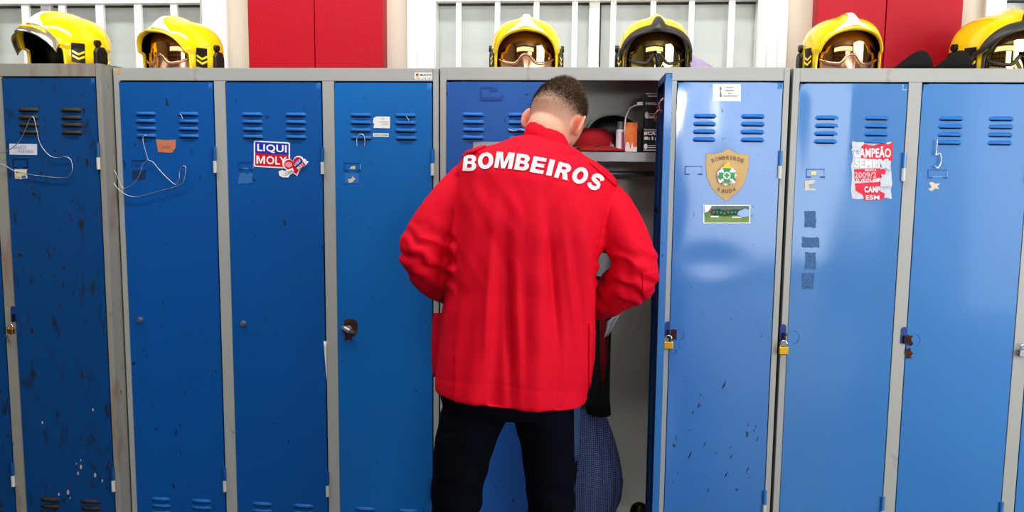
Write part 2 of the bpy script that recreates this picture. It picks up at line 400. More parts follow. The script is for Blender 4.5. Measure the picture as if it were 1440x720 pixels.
# small notes
d = Decal('A', 2); d.poly(quad(13.5, 202, 52.5, 217.5, .5), mat('lilac_label', srgb(205, 205, 222), .6))
for k in range(2): d.text(['NANCIO', 'NEVES'][k], 18+k*9, 205.5+k*5.5, 38+k*9, 209.5+k*5.5, M['ink'], -.01)
d.done('name_label', 'white name label')
d = Decal('A', 2); d.poly(jag(21, 238, 38.5, 251.5, 4, .8, 3), M['offwhite']).poly(circ(24.5, 242, 1.4, 8), mat('rust_dot', RUST, .9)).poly(jag(31, 247, 37, 250, 3, .8, 8), mat('door_blue_flat', BLUE, .5)).done('paper_remnant')
d = Decal('A', 2); d.poly(quad(18.5, 223, 39.5, 224.2), M['dark']).poly(quad(18.5, 224, 19.6, 236), M['dark']).poly(quad(38.5, 224, 39.5, 236), M['dark']).poly(quad(18.5, 235, 26, 236.2), M['dark']).poly(quad(33, 235, 39.5, 236.2), M['dark']).done('card_holder')
d = Decal('B', 0); d.poly([(219.5, 196), (233, 197), (247.5, 196.5), (247, 208), (242, 215), (232, 214.5), (222.5, 214), (221, 205)], mat('orange_tape', srgb(190, 118, 84), .7, var=.1, vscale=50))
d.text('DANIEL', 227, 205, 241, 209, mat('tape_ink', srgb(150, 84, 60), .8), -.01).done('tape_label', 'faded orange tape label')
d = Decal('B', 0); d.poly(jag(186, 239, 205, 252, 4, .6, 5), mat('teal_residue', srgb(10, 50, 92), .7, var=.5, vscale=90)); d.poly(quad(185.5, 225.5, 206, 226.5), M['dark']).poly(quad(185.5, 226, 186.3, 237), mat('blue_shade', srgb(14, 62, 122), .6)).poly(circ(193, 230.5, 3.2, 8), mat('blue_shade', srgb(14, 62, 122), .6)).done('label_residue')
for (c, i, x0, y0, x1, y1) in (('B', 1, 335, 228, 357, 239), ('B', 2, 483.5, 229, 507.5, 240.5), ('C', 2, 963, 233.5, 988, 246), ('D', 0, 1133.5, 237.5, 1160, 250), ('D', 1, 1304.5, 238.5, 1332, 251)):
    e = mat('holder_shaded_edge', srgb(20, 62, 128), .5); hl = mat('holder_lit_edge', srgb(120, 160, 214), .4)  # one blue holder: shaded and lit edges put into two colours
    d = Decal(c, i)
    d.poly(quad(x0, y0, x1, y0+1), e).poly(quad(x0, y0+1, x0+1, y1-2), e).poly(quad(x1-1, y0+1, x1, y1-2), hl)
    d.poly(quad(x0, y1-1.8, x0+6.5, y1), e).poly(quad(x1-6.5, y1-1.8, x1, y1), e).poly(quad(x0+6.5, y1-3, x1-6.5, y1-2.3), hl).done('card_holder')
d = Decal('B', 2); d.poly([(525.5, 166), (530, 163.8), (548.5, 164), (548.5, 180.5), (525, 180), (526.5, 175), (524.5, 172)], M['white'])
d.text('info', 536, 165.5, 541, 168, M['ink'], -.01).poly(quad(533, 171, 546, 171.5), M['ink']).poly(quad(537, 174, 546, 174.5), M['ink']).done('paper_note', 'torn white paper note')
d = Decal('B', 2); d.poly(quad(524.7, 187.3, 546.8, 192.3, .2), M['white']).text('JOÃO NUNES', 526, 188.4, 545.5, 191.4, M['blackink'], .01).done('name_label', 'narrow white name strip')
d = Decal('B', 2); d.poly(quad(485, 243.5, 505, 258), mat('clear_tape', srgb(58, 118, 190), .25)).poly([(489, 252), (495, 251), (496, 247), (498.5, 251), (501, 250), (496, 256), (491, 257.5)], M['offwhite']).poly([(492.5, 235), (498, 233), (500, 234), (499.5, 237.5), (493, 237.5)], M['offwhite']).done('tape_residue')
d = Decal('B', 1); d.poly(jag(336, 244, 355, 258, 5, 1.5, 9), mat('pale_residue', srgb(52, 110, 170), .6, var=.2, vscale=80)).done('label_residue')
# faded mark and grey plate on the door behind the person
gm = mat('faded_blue_mark', srgb(24, 70, 140), .5)
d = Decal('C', 0)
d.poly(quad(675, 122, 694, 124.5), gm).poly(quad(675, 124, 677, 141), gm).poly([(694, 122), (700, 124), (699, 128), (688, 128)], gm).text('bebidas', 679, 134, 699, 141, gm, .0).poly(quad(677, 137, 704, 141), gm).poly(quad(704, 133, 707, 140), gm).done('faded_mark')
d = Decal('C', 0); d.poly(quad(665.5, 199.5, 735, 215), mat('grey_tape', srgb(150, 156, 166), .4)).done('tape_strip', 'grey tape strip')
# papers on C3
d = Decal('C', 2); d.poly(quad(1002.5, 118, 1041.5, 142, .4), mat('plastic_sleeve', srgb(210, 218, 236), .12)).poly(quad(1005, 119.5, 1039, 139, .4), M['white'])
for (a, b_, w_) in ((1021, 123, 10), (1020, 127, 12), (1024, 131, 4), (1017, 134.5, 20)): d.poly(quad(a, b_, a+w_, b_+1), M['ink'])
d.poly([(1012, 122), (1014.5, 123), (1013.5, 128), (1015, 136), (1012, 136), (1013, 129)], mat('sketch_ink', srgb(110, 120, 90), .8)).done('paper_card', 'white card in a clear sleeve')
# shield
gold = mat('shield_gold', srgb(190, 158, 104), .45, var=.06, vscale=30); dgold = mat('shield_letters', srgb(120, 98, 74), .6)
gr = mat('cross_green', srgb(24, 150, 100), .5); yl = mat('flame_yellow', srgb(246, 190, 50), .5)
sh = [(1024, 208.5), (1031, 213.5), (1040, 216.5), (1053, 217.5), (1052.5, 232), (1050, 247), (1045, 260), (1036, 271), (1021, 283), (1010, 274), (1000, 263), (994, 248), (992.5, 233), (993.5, 216.3), (1006, 216.3), (1016, 213.5)]
d = Decal('C', 2); d.poly([((p[0]-1023)*1.012+1023, (p[1]-245)*1.012+245) for p in sh], dgold).poly(sh, gold)
for k, ch in enumerate('BOMBEIROS'):
    t = (k-4)/4; d.text_rot(ch, 1023+t*20.5, 221.5+4.2*t*t, 4.2 if ch != 'I' else 1.6, 5.6, R(14*t), dgold, .03)
for k, ch in enumerate('AJUDA'):
    t = (k-2)/2; d.text_rot(ch, 1021.5+t*11, 269-3*t*t, 4, 5.4, R(-16*t), dgold, .03)
d.k = 12
d.poly(circ(1021.5, 247, 13.5, 24), M['offwhite']).poly(circ(1021.5, 247, 11.5, 24), gold)
for k in range(14):
    a = R(20+k*320/13-70); x, y = 1021.5+12.6*math.cos(a+R(0)), 247+12.6*math.sin(a); d.k = 16; d.poly(circ(x, y, 1.5, 8), M['ink'] if k % 2 else M['white'])
d.k = 18
d.poly([(1009, 241), (1015, 237), (1019, 241), (1034, 256), (1032, 258), (1013, 243)], M['white']).poly([(1035, 241), (1029, 237), (1025, 241), (1010, 256), (1012, 258), (1031, 243)], M['white'])
d.poly(quad(1017.5, 236.5, 1025.8, 256.5), gr).poly(quad(1011.5, 242.5, 1032, 251), gr).poly(circ(1021.7, 246.8, 5.2, 18), M['white'])
d.poly(quad(1020.3, 243, 1023, 250.5), gr).poly(quad(1018, 245.3, 1025.5, 248), gr)
d.poly([(1016, 236.5), (1018, 231), (1021, 230), (1023, 226.5), (1026, 231), (1028, 236.5)], yl)
d.done('shield_emblem', 'gold shield emblem with a green cross')
# green pitch photo sticker
d = Decal('C', 2); d.poly(quad(989, 288, 1055, 314, 0), lw).poly(quad(990.5, 289.5, 1053.5, 300), mat('photo_trees', srgb(90, 110, 100), .5, var=.4, vscale=120)).poly(quad(990.5, 299, 1053.5, 312.8), mat('photo_grass', srgb(118, 150, 74), .5, var=.15, vscale=90))
rr = random.Random(4); red = mat('photo_red', srgb(196, 40, 44), .5); dg_ = mat('photo_dark', srgb(26, 60, 52), .5); lg = mat('photo_green', srgb(40, 150, 90), .5)
for k in range(16):
    x = 1001+k*2.55; y = 298+rr.uniform(-1, 1.5); d.k = 4+k % 3; d.poly(jag(x-3, y-3, x+3, y+5, 3, 1., k), red if k % 3 == 0 else dg_); d.k = 8+k % 3; d.poly(circ(x, y+1, 1.8, 8), lg if k % 2 else dg_)
d.k = 12; d.poly(circ(994.5, 301, 2.6, 10), lg).poly([(1038, 297), (1048, 293), (1054, 296), (1053.8, 304), (1044, 305), (1036, 302)], mat('torn_blue', srgb(150, 180, 226), .5)).poly([(990.5, 289), (1001, 289), (996, 297), (990.5, 299)], lw)
d.poly(quad(999, 303.6, 1010, 305.2), lw).poly(quad(1029, 304.5, 1042, 306), lw).done('photo_sticker', 'torn green football pitch photo sticker')
# torn red champions sticker
d = Decal('D', 0)
tr = mat('torn_paper_grey', srgb(196, 202, 212), .8, var=.25, vscale=90); rd = mat('sticker_red', srgb(222, 36, 66), .6, var=.2, vscale=60)
d.poly(jag(1198, 199.5, 1254, 279, 7, 1.6, 21), tr)
d.poly([(1211, 206), (1216, 202), (1222, 204), (1228, 205), (1240, 201), (1249, 203), (1256, 199), (1255, 226), (1241, 226), (1228, 224), (1210, 222)], rd)
d.poly([(1201, 238), (1241, 236.5), (1246, 240), (1243, 248), (1232, 251), (1222, 256), (1202, 254)], rd)
d.poly([(1202, 258), (1222, 256.5), (1240, 256), (1236, 268), (1244, 272), (1243, 280), (1216, 282), (1213, 274), (1203, 268)], rd)
d.text('CAMPEÃO', 1201, 205.5, 1252.5, 221.5, lw, .028).text('SEMPRE', 1202, 223.5, 1249, 236, lw, .028)
d.text('BENFICA', 1216, 238, 1232, 240.8, lw, .01).text('2009/2', 1201, 242, 1232, 250.5, mat('ghost_pink', srgb(240, 170, 180), .6), .03).text('32 VEZES CAM', 1203, 251.2, 1238, 255.6, lw, .02)
d.text('CAMP', 1215, 262, 1237, 270.5, lw, .03).text('ESM', 1217, 274.5, 1236, 280.5, lw, .02)
d.poly(jag(1238, 226, 1252, 238, 4, 2, 11), tr).poly(jag(1238, 245, 1253, 262, 4, 2, 12), tr).poly(jag(1197, 203, 1208, 212, 4, 2, 13), tr).done('torn_sticker', 'torn red and white champions sticker')
for k, (x0, y0, x1, y1) in enumerate(((1131, 297, 1147, 320), (1128, 334, 1152, 348), (1132, 355, 1147, 378), (1128, 384, 1144, 406))):
    d = Decal('D', 0); g_ = layered('glue_residue_%d' % k, srgb(74, 122, 176), .7, [(srgb(64, 90, 124), 300, .40, .2, (1, 1, .6), .9)], k)
    d.poly(jag(x0, y0, x1, y1, 5, .8, 30+k), g_).done('glue_residue')
d = Decal('D', 0); d.poly(quad(1141, 241.5, 1147.5, 245.5), M['brass']).done('card_slip')
d = Decal('D', 0); d.poly([(1132, 254.5), (1146, 253), (1145, 258), (1137, 259.5), (1138, 265), (1146, 265), (1146.5, 268), (1132, 267.5)], M['offwhite']).done('paper_remnant')
d = Decal('D', 1); d.poly([(1306, 257), (1311, 255.5), (1314, 258), (1322, 258), (1318, 262), (1321, 266), (1315, 265), (1310, 269), (1305, 266), (1310, 263)], M['offwhite']).done('paper_remnant')
# scratches on C3, splashes on A2
sc_ = mat('dark_scratch', srgb(10, 30, 66), .6)
for (x, y, l) in ((991, 624.5, 4), (970, 640, 6), (1028, 642, 4), (1051, 660, 4.5), (1021, 667, 5), (1065, 617, 4.5), (946.5, 679, 3), (996, 689, 3.5), (965, 578, 0), (1017, 530, 0), (1018, 541, 7), (1052, 597, 3), (1065, 597, 0), (963, 553, 0)):
    if l:
        d = Decal('C', 2); d.poly([(x-l*.45, y+l), (x-l*.1, y), (x+l*.45, y-l), (x+l*.15, y+l*.2)], sc_).done('scratch')
cr = mat('cream_splash', srgb(190, 168, 158), .7)
for (x, y, r) in ((114, 656.5, 2.2), (110, 665.5, 1.8), (134, 668, 2.2), (144, 676, 1.5), (96, 692, 2.4), (83, 695, 1.6), (60, 594, 1.6), (131, 576, 1.6), (114, 647, .9), (99, 700, 1.), (108, 652, .9)):
    d = Decal('A', 2); d.poly(circ(x, y, r*.75, 10, r*1.5), cr).done('paint_splash')
# frame sticker on cabinet B
b = MB(); ox, oy, oz = CAB['B']
def fpt(px, py, k):
    p = at(px, py, -.001); return (p.x-ox, -.001-.0003*k, p.z)
mats = [M['white'], mat('logo_orange', srgb(230, 160, 30), .5), M['blackink']]
b.mi = 0; b.add([fpt(*p, 0) for p in quad(583, 102, 608, 111.7, .2)], [(0, 1, 2, 3)])
b.mi = 1; b.add([fpt(*p, 1) for p in circ(587.2, 105.4, 2.6, 14)], [tuple(range(14))])
b.mi = 2; b.add([fpt(*p, 2) for p in circ(586.4, 104.9, 1.2, 10)], [tuple(range(10))])
vs, fs = glyphs('MANUTAN', .02); b.add([fpt(591+16*u, 107-3.3*v, 1) for u, v in vs], fs)
vs, fs = glyphs('TEL. 214 157', .0); b.add([fpt(585+21.5*u, 110.8-1.8*v, 1) for u, v in vs], fs)
b.build('supplier_sticker', mats, cabB, smooth='raw', label='small white supplier sticker')
b = MB(); ox2 = ox; b.add([fpt(*p, 1) for p in circ(166, 101, 2.6, 14)], [tuple(range(14))]); b.build('price_dot', mat('orange_dot', srgb(250, 150, 20), .5), cabB, smooth='raw', label='orange dot sticker')

# ---- locks
def round_lock(c, i, px, py, r=.008, knob=False):
    x, z = dl(c, i, px, py); y = dface(c, i, x, z)
    b = MB(); b.mi = 0; b.tube([(x, y, z), (x, y-.004, z)], r*1.25, 18); b.tube([(x, y-.003, z), (x, y-.012, z)], [r, r*.8], 18)
    b.mi = 1; b.box((x-.001, y-.0125, z-r*.6), (x+.001, y-.0118, z+r*.6))
    if knob: b.mi = 0; b.tube([(x-.024, y-.006, z+.006), (x-.01, y-.016, z+.003), (x+.006, y-.02, z-.004), (x+.02, y-.014, z-.012)], [.004, .010, .011, .004], 10)
    b.build('lock', [M['steel'], M['dark']], DOOR[c, i], smooth=False)
round_lock('B', 0, 197.5, 449.5); round_lock('B', 1, 342.5, 454.5); round_lock('B', 2, 491, 462, .009, True)
rustp = layered('rust_patch', srgb(60, 30, 22), .9, [(srgb(96, 50, 30), 80, .5, .1, (1, 1, 1), .9)])
d = Decal('B', 2); d.k = -1; d.poly([(484, 451), (490, 448), (498, 449), (503, 453), (503, 466), (499, 472), (495, 474), (496, 480), (490, 477), (484, 480), (485, 470), (481, 466), (484, 459)], rustp).done('rust_stain')
for c, i, px, py in (('C', 2, 940, 462), ('D', 0, 1102, 466), ('D', 1, 1272, 470), ('A', 2, 20, 440)):
    ring = layered('ring_mark', srgb(46, 96, 160), .6, [], 1)
    cx, cy = px+14, py+8
    # staple plate in the notch of the frame post
    ox_, oy_, oz_ = CAB[c]; p = at(px, py, oy_); b = MB(); x, z = p.x-ox_, p.z-oz_
    pts = [(x-.012, 0, z-.03), (x+.008, 0, z-.03), (x+.008, 0, z+.014)]+[(x-.002+.010*math.cos(R(a)), 0, z+.014+.010*math.sin(R(a))) for a in range(20, 181, 20)]
    b.add([(q[0], -.0012, q[2]) for q in pts], [tuple(range(len(pts)))])
    b.build('latch_notch', mat('notch_blue', srgb(30, 62, 130), .5), cab := {'A': cabA, 'C': cabC, 'D': cabD}[c], smooth='raw')
    b = MB(); b.box((x-.004, -.010, z-.030), (x+.004, -.0013, z-.004)); b.build('staple', mat('dark_steel', srgb(50, 44, 42), .5, .8), cab, bevel=.001)
    d = Decal(c, i)
    if c != 'A': d.poly(jag(px+3, py+2, px+(11 if px != 1102 else 5), py+(16 if px != 1102 else 6), 4, 1.6, px), rustp)
    if px == 1272: d.poly(jag(px+2, py+20, px+10, py+34, 4, 2, 8), rustp)
    for k in range(14):
        a = R(-90+k*180/13); a2 = R(-90+(k+1)*180/13)
        if k < 13: d.k = 1; d.poly([(cx+8*math.cos(a), cy+9*math.sin(a)), (cx+8*math.cos(a2), cy+9*math.sin(a2)), (cx+7.4*math.cos(a2), cy+8.4*math.sin(a2)), (cx+7.4*math.cos(a), cy+8.4*math.sin(a))], ring if c != 'A' else rustp)
    d.done('latch_stain')
def padlock(px, py, Y, w, m, label, keys=False, blackened=False):
    p = at(px, py, Y); t = thing('padlock', label, 'padlock', p, 'padlocks on the locker doors')
    b = MB(); b.box((-w/2, -.0065, -.0), (w/2, .0065, -w*.85)); b.build('body', m, t, bevel=.0022)
    b = MB(); r = w*.34
    b.tube([(-r, 0, -.002), (-r, 0, w*.32)]+[(-r*math.cos(R(a)), 0, w*.32+r*math.sin(R(a))) for a in range(15, 180, 15)]+[(r, 0, w*.32), (r, 0, -.002)], .0024, 10)
    b.build('shackle', M['chrome'], t, smooth=True)
    if keys:
        b = MB(); b.ball((-.006, -.012, -w*.85-.004), (.007, .0012, .007)); b.box((-.009, -.0125, -w*.85-.028), (-.005, -.0115, -w*.85-.006)); b.build('key', M['steel'], t)
    return t
padlock(940, 480, -.012, .030, M['brass'], 'brass padlock beside the edge of the open locker door')
padlock(1102, 487.5, -.012, .030, M['brass'], 'brass padlock on the door with the torn red sticker')
padlock(1439, 492, -.014, .026, M['steel'], 'small steel padlock at the right edge of the photo')
padlock(15, 462, -.08, .022, M['brass'], 'small brass padlock with key on the rusty left locker', keys=True)

# ---- wires hanging from louvres
def wire(name, pts, Y, label, cat, r=.0013):
    P3 = [at(px, py, Y-(dy if False else 0)) for (px, py) in pts]
    cu = []; n = len(P3)
    for k in range(n-1):
        p0, p1, p2, p3 = P3[max(k-1, 0)], P3[k], P3[k+1], P3[min(k+2, n-1)]
        for q in range(8):
            t = q/8; cu.append(.5*((2*p1)+(-p0+p2)*t+(2*p0-5*p1+4*p2-p3)*t*t+(-p0+3*p1-3*p2+p3)*t**3))
    cu.append(P3[-1]); b = MB(); b.tube(cu, r, 8)
    return tag(b.build(name, M['wire'], None, smooth=True), label, cat)
dy = 0
wire('wire_loop', [(0, 214), (10, 212.5), (26, 200), (36, 182), (42.5, 166), (47.5, 166), (51, 180), (57, 203), (70, 219), (83, 222), (90, 220.5), (99, 224), (102, 237), (98, 247), (90, 250), (70, 249), (40, 245), (20, 240), (7, 233), (-4, 230)], -.0745, 'bent wire hanging from the black louvres of the far left locker', 'wire')
wire('coat_hanger', [(206, 190.5), (202, 191), (201, 197), (203, 206), (206, 217), (207.5, 225), (201, 231), (197, 244), (190, 256), (178, 264), (172, 263), (166, 251), (163, 243), (160, 240)], -.0135, 'untwisted wire coat hanger hooked on a louvre above dark label residue', 'hanger')
# second half of the same bent hanger belongs to it
hang = bpy.data.objects['coat_hanger']
b = MB(); P3 = [at(*q, -.0135) for q in ((207.5, 225), (215, 228), (226, 241), (238, 253), (247, 259.5), (252, 252), (252.5, 242), (256, 234), (261, 235), (260, 247), (257, 257), (248, 262), (230, 267), (205, 274), (190, 277), (176, 273), (162, 261), (155, 245), (153, 238))]
cu = []
for k in range(len(P3)-1):
    p0, p1, p2, p3 = P3[max(k-1, 0)], P3[k], P3[k+1], P3[min(k+2, len(P3)-1)]
    for q in range(6):
        t = q/6; cu.append(.5*((2*p1)+(-p0+p2)*t+(2*p0-5*p1+4*p2-p3)*t*t+(-p0+3*p1-3*p2+p3)*t**3))
cu.append(P3[-1]); b.tube(cu, .0013, 8); b.build('hanger_wire', M['wire'], hang, smooth=True)
wire('wire_hook', [(1318, 196), (1317, 212), (1316, 218), (1322, 216), (1323, 228), (1319, 236), (1314.5, 233)], -.012, 'small white wire hook hanging from the louvres of the rightmost locker', 'hook', .0018)
wire('wire_hook', [(502, 206), (502, 194), (506, 189), (511, 190), (513, 196), (512.5, 206)], -.012, 'bent steel wire hook under the louvres beside the narrow name strip', 'hook', .0015)
wire('wire_hook', [(571, 163.5), (573, 166), (575, 169.5)], -.012, 'stub of wire poking from the right louvres beside the torn note', 'hook', .0014)
wire('wire_hook', [(253, 160), (255, 163), (257, 167)], -.012, 'stub of wire poking from a louvre above the orange tape label', 'hook', .0014)
wire('wire_hook', [(714, 181), (722, 184), (732, 182), (740, 185)], -.012, 'thin wire along the louvres beside the left ear of the person', 'hook', .0012)
# slip of paper caught in the door edge
b = MB(); b.grid(lambda u, v: at(455+4.5*u*(1-v)+4.5*v, 480+58*v, -.004-.010*(1-v)*(1-u)), 3, 8); tag(b.build('paper_slip', M['white'], None, smooth=True, solid=.0005), 'white slip of paper caught in the edge of a blue door', 'paper')

# ------------------------------------------------------------------ room
WY = .56
def struct(b, name, m, bevel=0.):
    o = b.build(name, m, None, bevel=bevel); o['kind'] = 'structure'; return o
H_ = 3.7
# back wall with window openings: x ranges
wins = [(-4.2, at(318, 40, WY).x), (at(572, 40, WY).x, at(1108, 40, WY).x), (at(1385, 40, WY).x, 4.6)]
zw0, zw1 = 1.62, at(720, -25, WY).z
b = MB(); xs = -6.
for a0, a1 in wins:
    b.box((xs, WY, 0), (a0, WY+.2, H_)); b.box((a0, WY, 0), (a1, WY+.2, zw0)); b.box((a0, WY, zw1), (a1, WY+.2, H_)); xs = a1
b.box((xs, WY, 0), (6, WY+.2, H_)); struct(b, 'wall_back', M['wall'])
b = MB(); b.box((-6, -9.2, -.05), (6, WY+.2, 0)); struct(b, 'floor', mat('floor_concrete', srgb(70, 70, 72), .35, var=.15, vscale=2, bump=.05))
b = MB(); b.box((-6, -9.2, H_), (6, WY+.2, H_+.1)); struct(b, 'ceiling', mat('ceiling_paint', srgb(190, 188, 184), .9))
glass = mat('frosted_glass', srgb(208, 214, 210), .25, alpha=.6, spec=.6)
def bar(b, pa, pb, y0, y1, z0, z1):
    b.box((at(pa, 40, y0).x, y0, z0), (at(pb, 40, y0).x, y1, z1))
def window(n, a0, a1, frame_l, frame_r, bars, mull):
    fo = MB(); y0 = WY-.02; y1 = WY+.08
    if frame_l: bar(fo, frame_l[0], frame_l[1], y0, y1, zw0, zw1); bar(fo, frame_l[0], frame_l[0]+14, y0-.015, y0, zw0, zw1); bar(fo, frame_l[1]-14, frame_l[1]-2, y0-.01, y0, zw0, zw1)
    if frame_r: bar(fo, frame_r[0], frame_r[1], y0, y1, zw0, zw1); bar(fo, frame_r[1]-13, frame_r[1], y0-.015, y0, zw0, zw1); bar(fo, frame_r[0]+2, frame_r[0]+14, y0-.01, y0, zw0, zw1)
    x0 = at(frame_l[1], 40, y0).x if frame_l else a0; x1 = at(frame_r[0], 40, y0).x if frame_r else a1
    zr = at(720, 1.5, y0).z
    fo.box((x0, y0, zr), (x1, y1, zw1)); fo.box((x0, y0, zw0), (x1, y1, zw0+.05))
    w = struct(fo, 'window_%d' % n, M['alu'], .003)
    g = MB(); g.box((x0, WY+.05, zw0), (x1, WY+.056, zr)); g.build('glass_pane', glass, w)
    g = MB(); g.box((x0, WY+.03, zr-.006), (x1, WY+.05, zr)); g.build('seal', M['seal'], w)
    for pa, pb in bars:
        g = MB(); bar(g, pa, pb, WY-.012, WY+.006, zw0, zw1); g.build('bar', M['alu'], w, bevel=.002)
    for pa, pb in mull:
        g = MB(); bar(g, pa, pb, WY+.008, WY+.048, zw0, zw1); g.build('mullion', M['alu'], w, bevel=.003)
        g = MB(); bar(g, pb, pb+2, WY+.03, WY+.048, zw0, zw1); g.build('seal', M['seal'], w)
window(1, wins[0][0], wins[0][1], None, (283, 318), [(-18, -9), (31, 41), (83, 92), (135, 146), (189, 199), (240, 249)], [(58, 72)])
window(2, wins[1][0], wins[1][1], (572, 613), (1065, 1108), [(641, 648.5), (695.5, 703), (750, 758), (804, 812), (858, 866), (914, 922), (968, 976), (1024, 1033)], [(828, 843)])
window(3, wins[2][0], wins[2][1], (1385, 1412), None, [(1456, 1464)], [])
# what stands outside the windows: a pale building and a white parapet
b = MB(); b.box((-6, 2.6, 0), (6, 2.7, 4.5)); struct(b, 'wall_outside', mat('outside_render', srgb(168, 172, 170), .9, var=.05))
b = MB(); b.box((-6, 1.3, 0), (6, 1.4, at(720, 76, 1.3).z)); struct(b, 'wall_parapet', mat('white_parapet', srgb(250, 250, 250), .9))
# red panels
for (a, g0, c_, lab) in ((350, 443, 539, 'red metal cupboard with two flat doors between the left windows'), (1147, 1244, 1351, 'red metal cupboard with two flat doors behind the black pads')):
    x0 = at(a, 40, WY-.06).x; xm = at(g0, 40, WY-.06).x; x1 = at(c_, 40, WY-.06).x
    t = thing('red_cupboard', lab, 'cupboard', ((x0+x1)/2, WY-.03, 1.3), 'red cupboards on the wall'); o_ = t.location.copy()
    def bx(xa, xb, ya, yb, za, zb):
        q = MB(); q.box((xa-o_.x, ya-o_.y, za-o_.z), (xb-o_.x, yb-o_.y, zb-o_.z)); return q
    bx(x0, x1, WY-.055, WY-.001, .0, 2.75).build('carcass', M['redpaint'], t)
    bx(x0, xm-.0015, WY-.068, WY-.055, .08, 2.745).build('door', M['redpaint'], t, bevel=.002)
    bx(xm+.0015, x1, WY-.068, WY-.055, .08, 2.745).build('door', M['redpaint'], t, bevel=.002)
# rear of the hall, seen only mirrored in the visors: white piers with red doors and a lit band above
BY = -9.0
b = MB(); b.box((-6, BY-.2, 2.75), (6, BY, H_)); xs = -6
for k in range(7):
    b.box((-6+k*1.7, BY-.2, 0), (-6+k*1.7+.45, BY, 2.75))
struct(b, 'wall_front', mat('hall_wall', srgb(225, 222, 214), .9))
for k in range(4):
    b = MB(); x = -6+k*1.7+.45; b.box((x, BY-.12, 0), (x+1.25, BY-.08, 2.75)); o = b.build('door_%d' % (k+1), mat('red_gate', srgb(180, 24, 34), .5)); o['kind'] = 'structure'
    for zz in (.9, 1.5, 2.1):
        q = MB(); q.box((x+.15, BY-.081, zz), (x+1.1, BY-.075, zz+.35)); q.build('gate_window', mat('gate_window', srgb(210, 215, 220), .2), o)
b = MB(); b.box((-6.2, BY, 0), (-6, WY+.2, H_)); struct(b, 'wall_left', M['wall'])

# ------------------------------------------------------------------ helmets
def shell_r(d_, hw=.118, hl=.140, hz=.116, zc=.056):
    """point of the outer shell along direction d_, origin at (0,0,zc)"""
    x, y, z = d_
    if z >= 0: s = 1/((abs(x)/hw)**2.55+(abs(y)/hl)**2.55+(z/hz)**2.55)**(1/2.55)
    else: s = 1/math.sqrt((x/hw)**2+(y/hl)**2+(z/.6)**2)
    p = Vector((x*s, y*s, z*s))
    front = max(0, min(1, (.10-p.y)/.16))
    if z > 0:
        cr_ = .017*math.exp(-(p.x/.017)**2)*min(1, p.z/.07)*(.35+.65*front)
        p = p*(1+cr_/p.length)
        # shoulders beside the crest
    return Vector((p.x, p.y, p.z+zc))
def front_pt(x, z, off=0., zc=.056):
    lo, hi = -.02, -.22                      # search y so that the ray hits (x, z)
    dx, dz = x, z-zc
    for _ in range(26):
        m_ = (lo+hi)/2; d_ = Vector((dx, m_, dz)); q = shell_r(d_.normalized())-Vector((0, 0, zc))
        if q.length > d_.length: lo = m_
        else: hi = m_
    d_ = Vector((dx, lo, dz)); return Vector((0, 0, zc))+d_*(1+off/d_.length)
def opening(t):
    """opening edge in the front view; t 0..1 from the right foot over the brow to the left foot"""
    a = math.pi*t; x = .099*math.copysign(abs(math.cos(a))**.85, math.cos(a)); z = .008+.112*math.sin(a)**.62
    if t < .02 or t > .98: z = .0
    return x, z
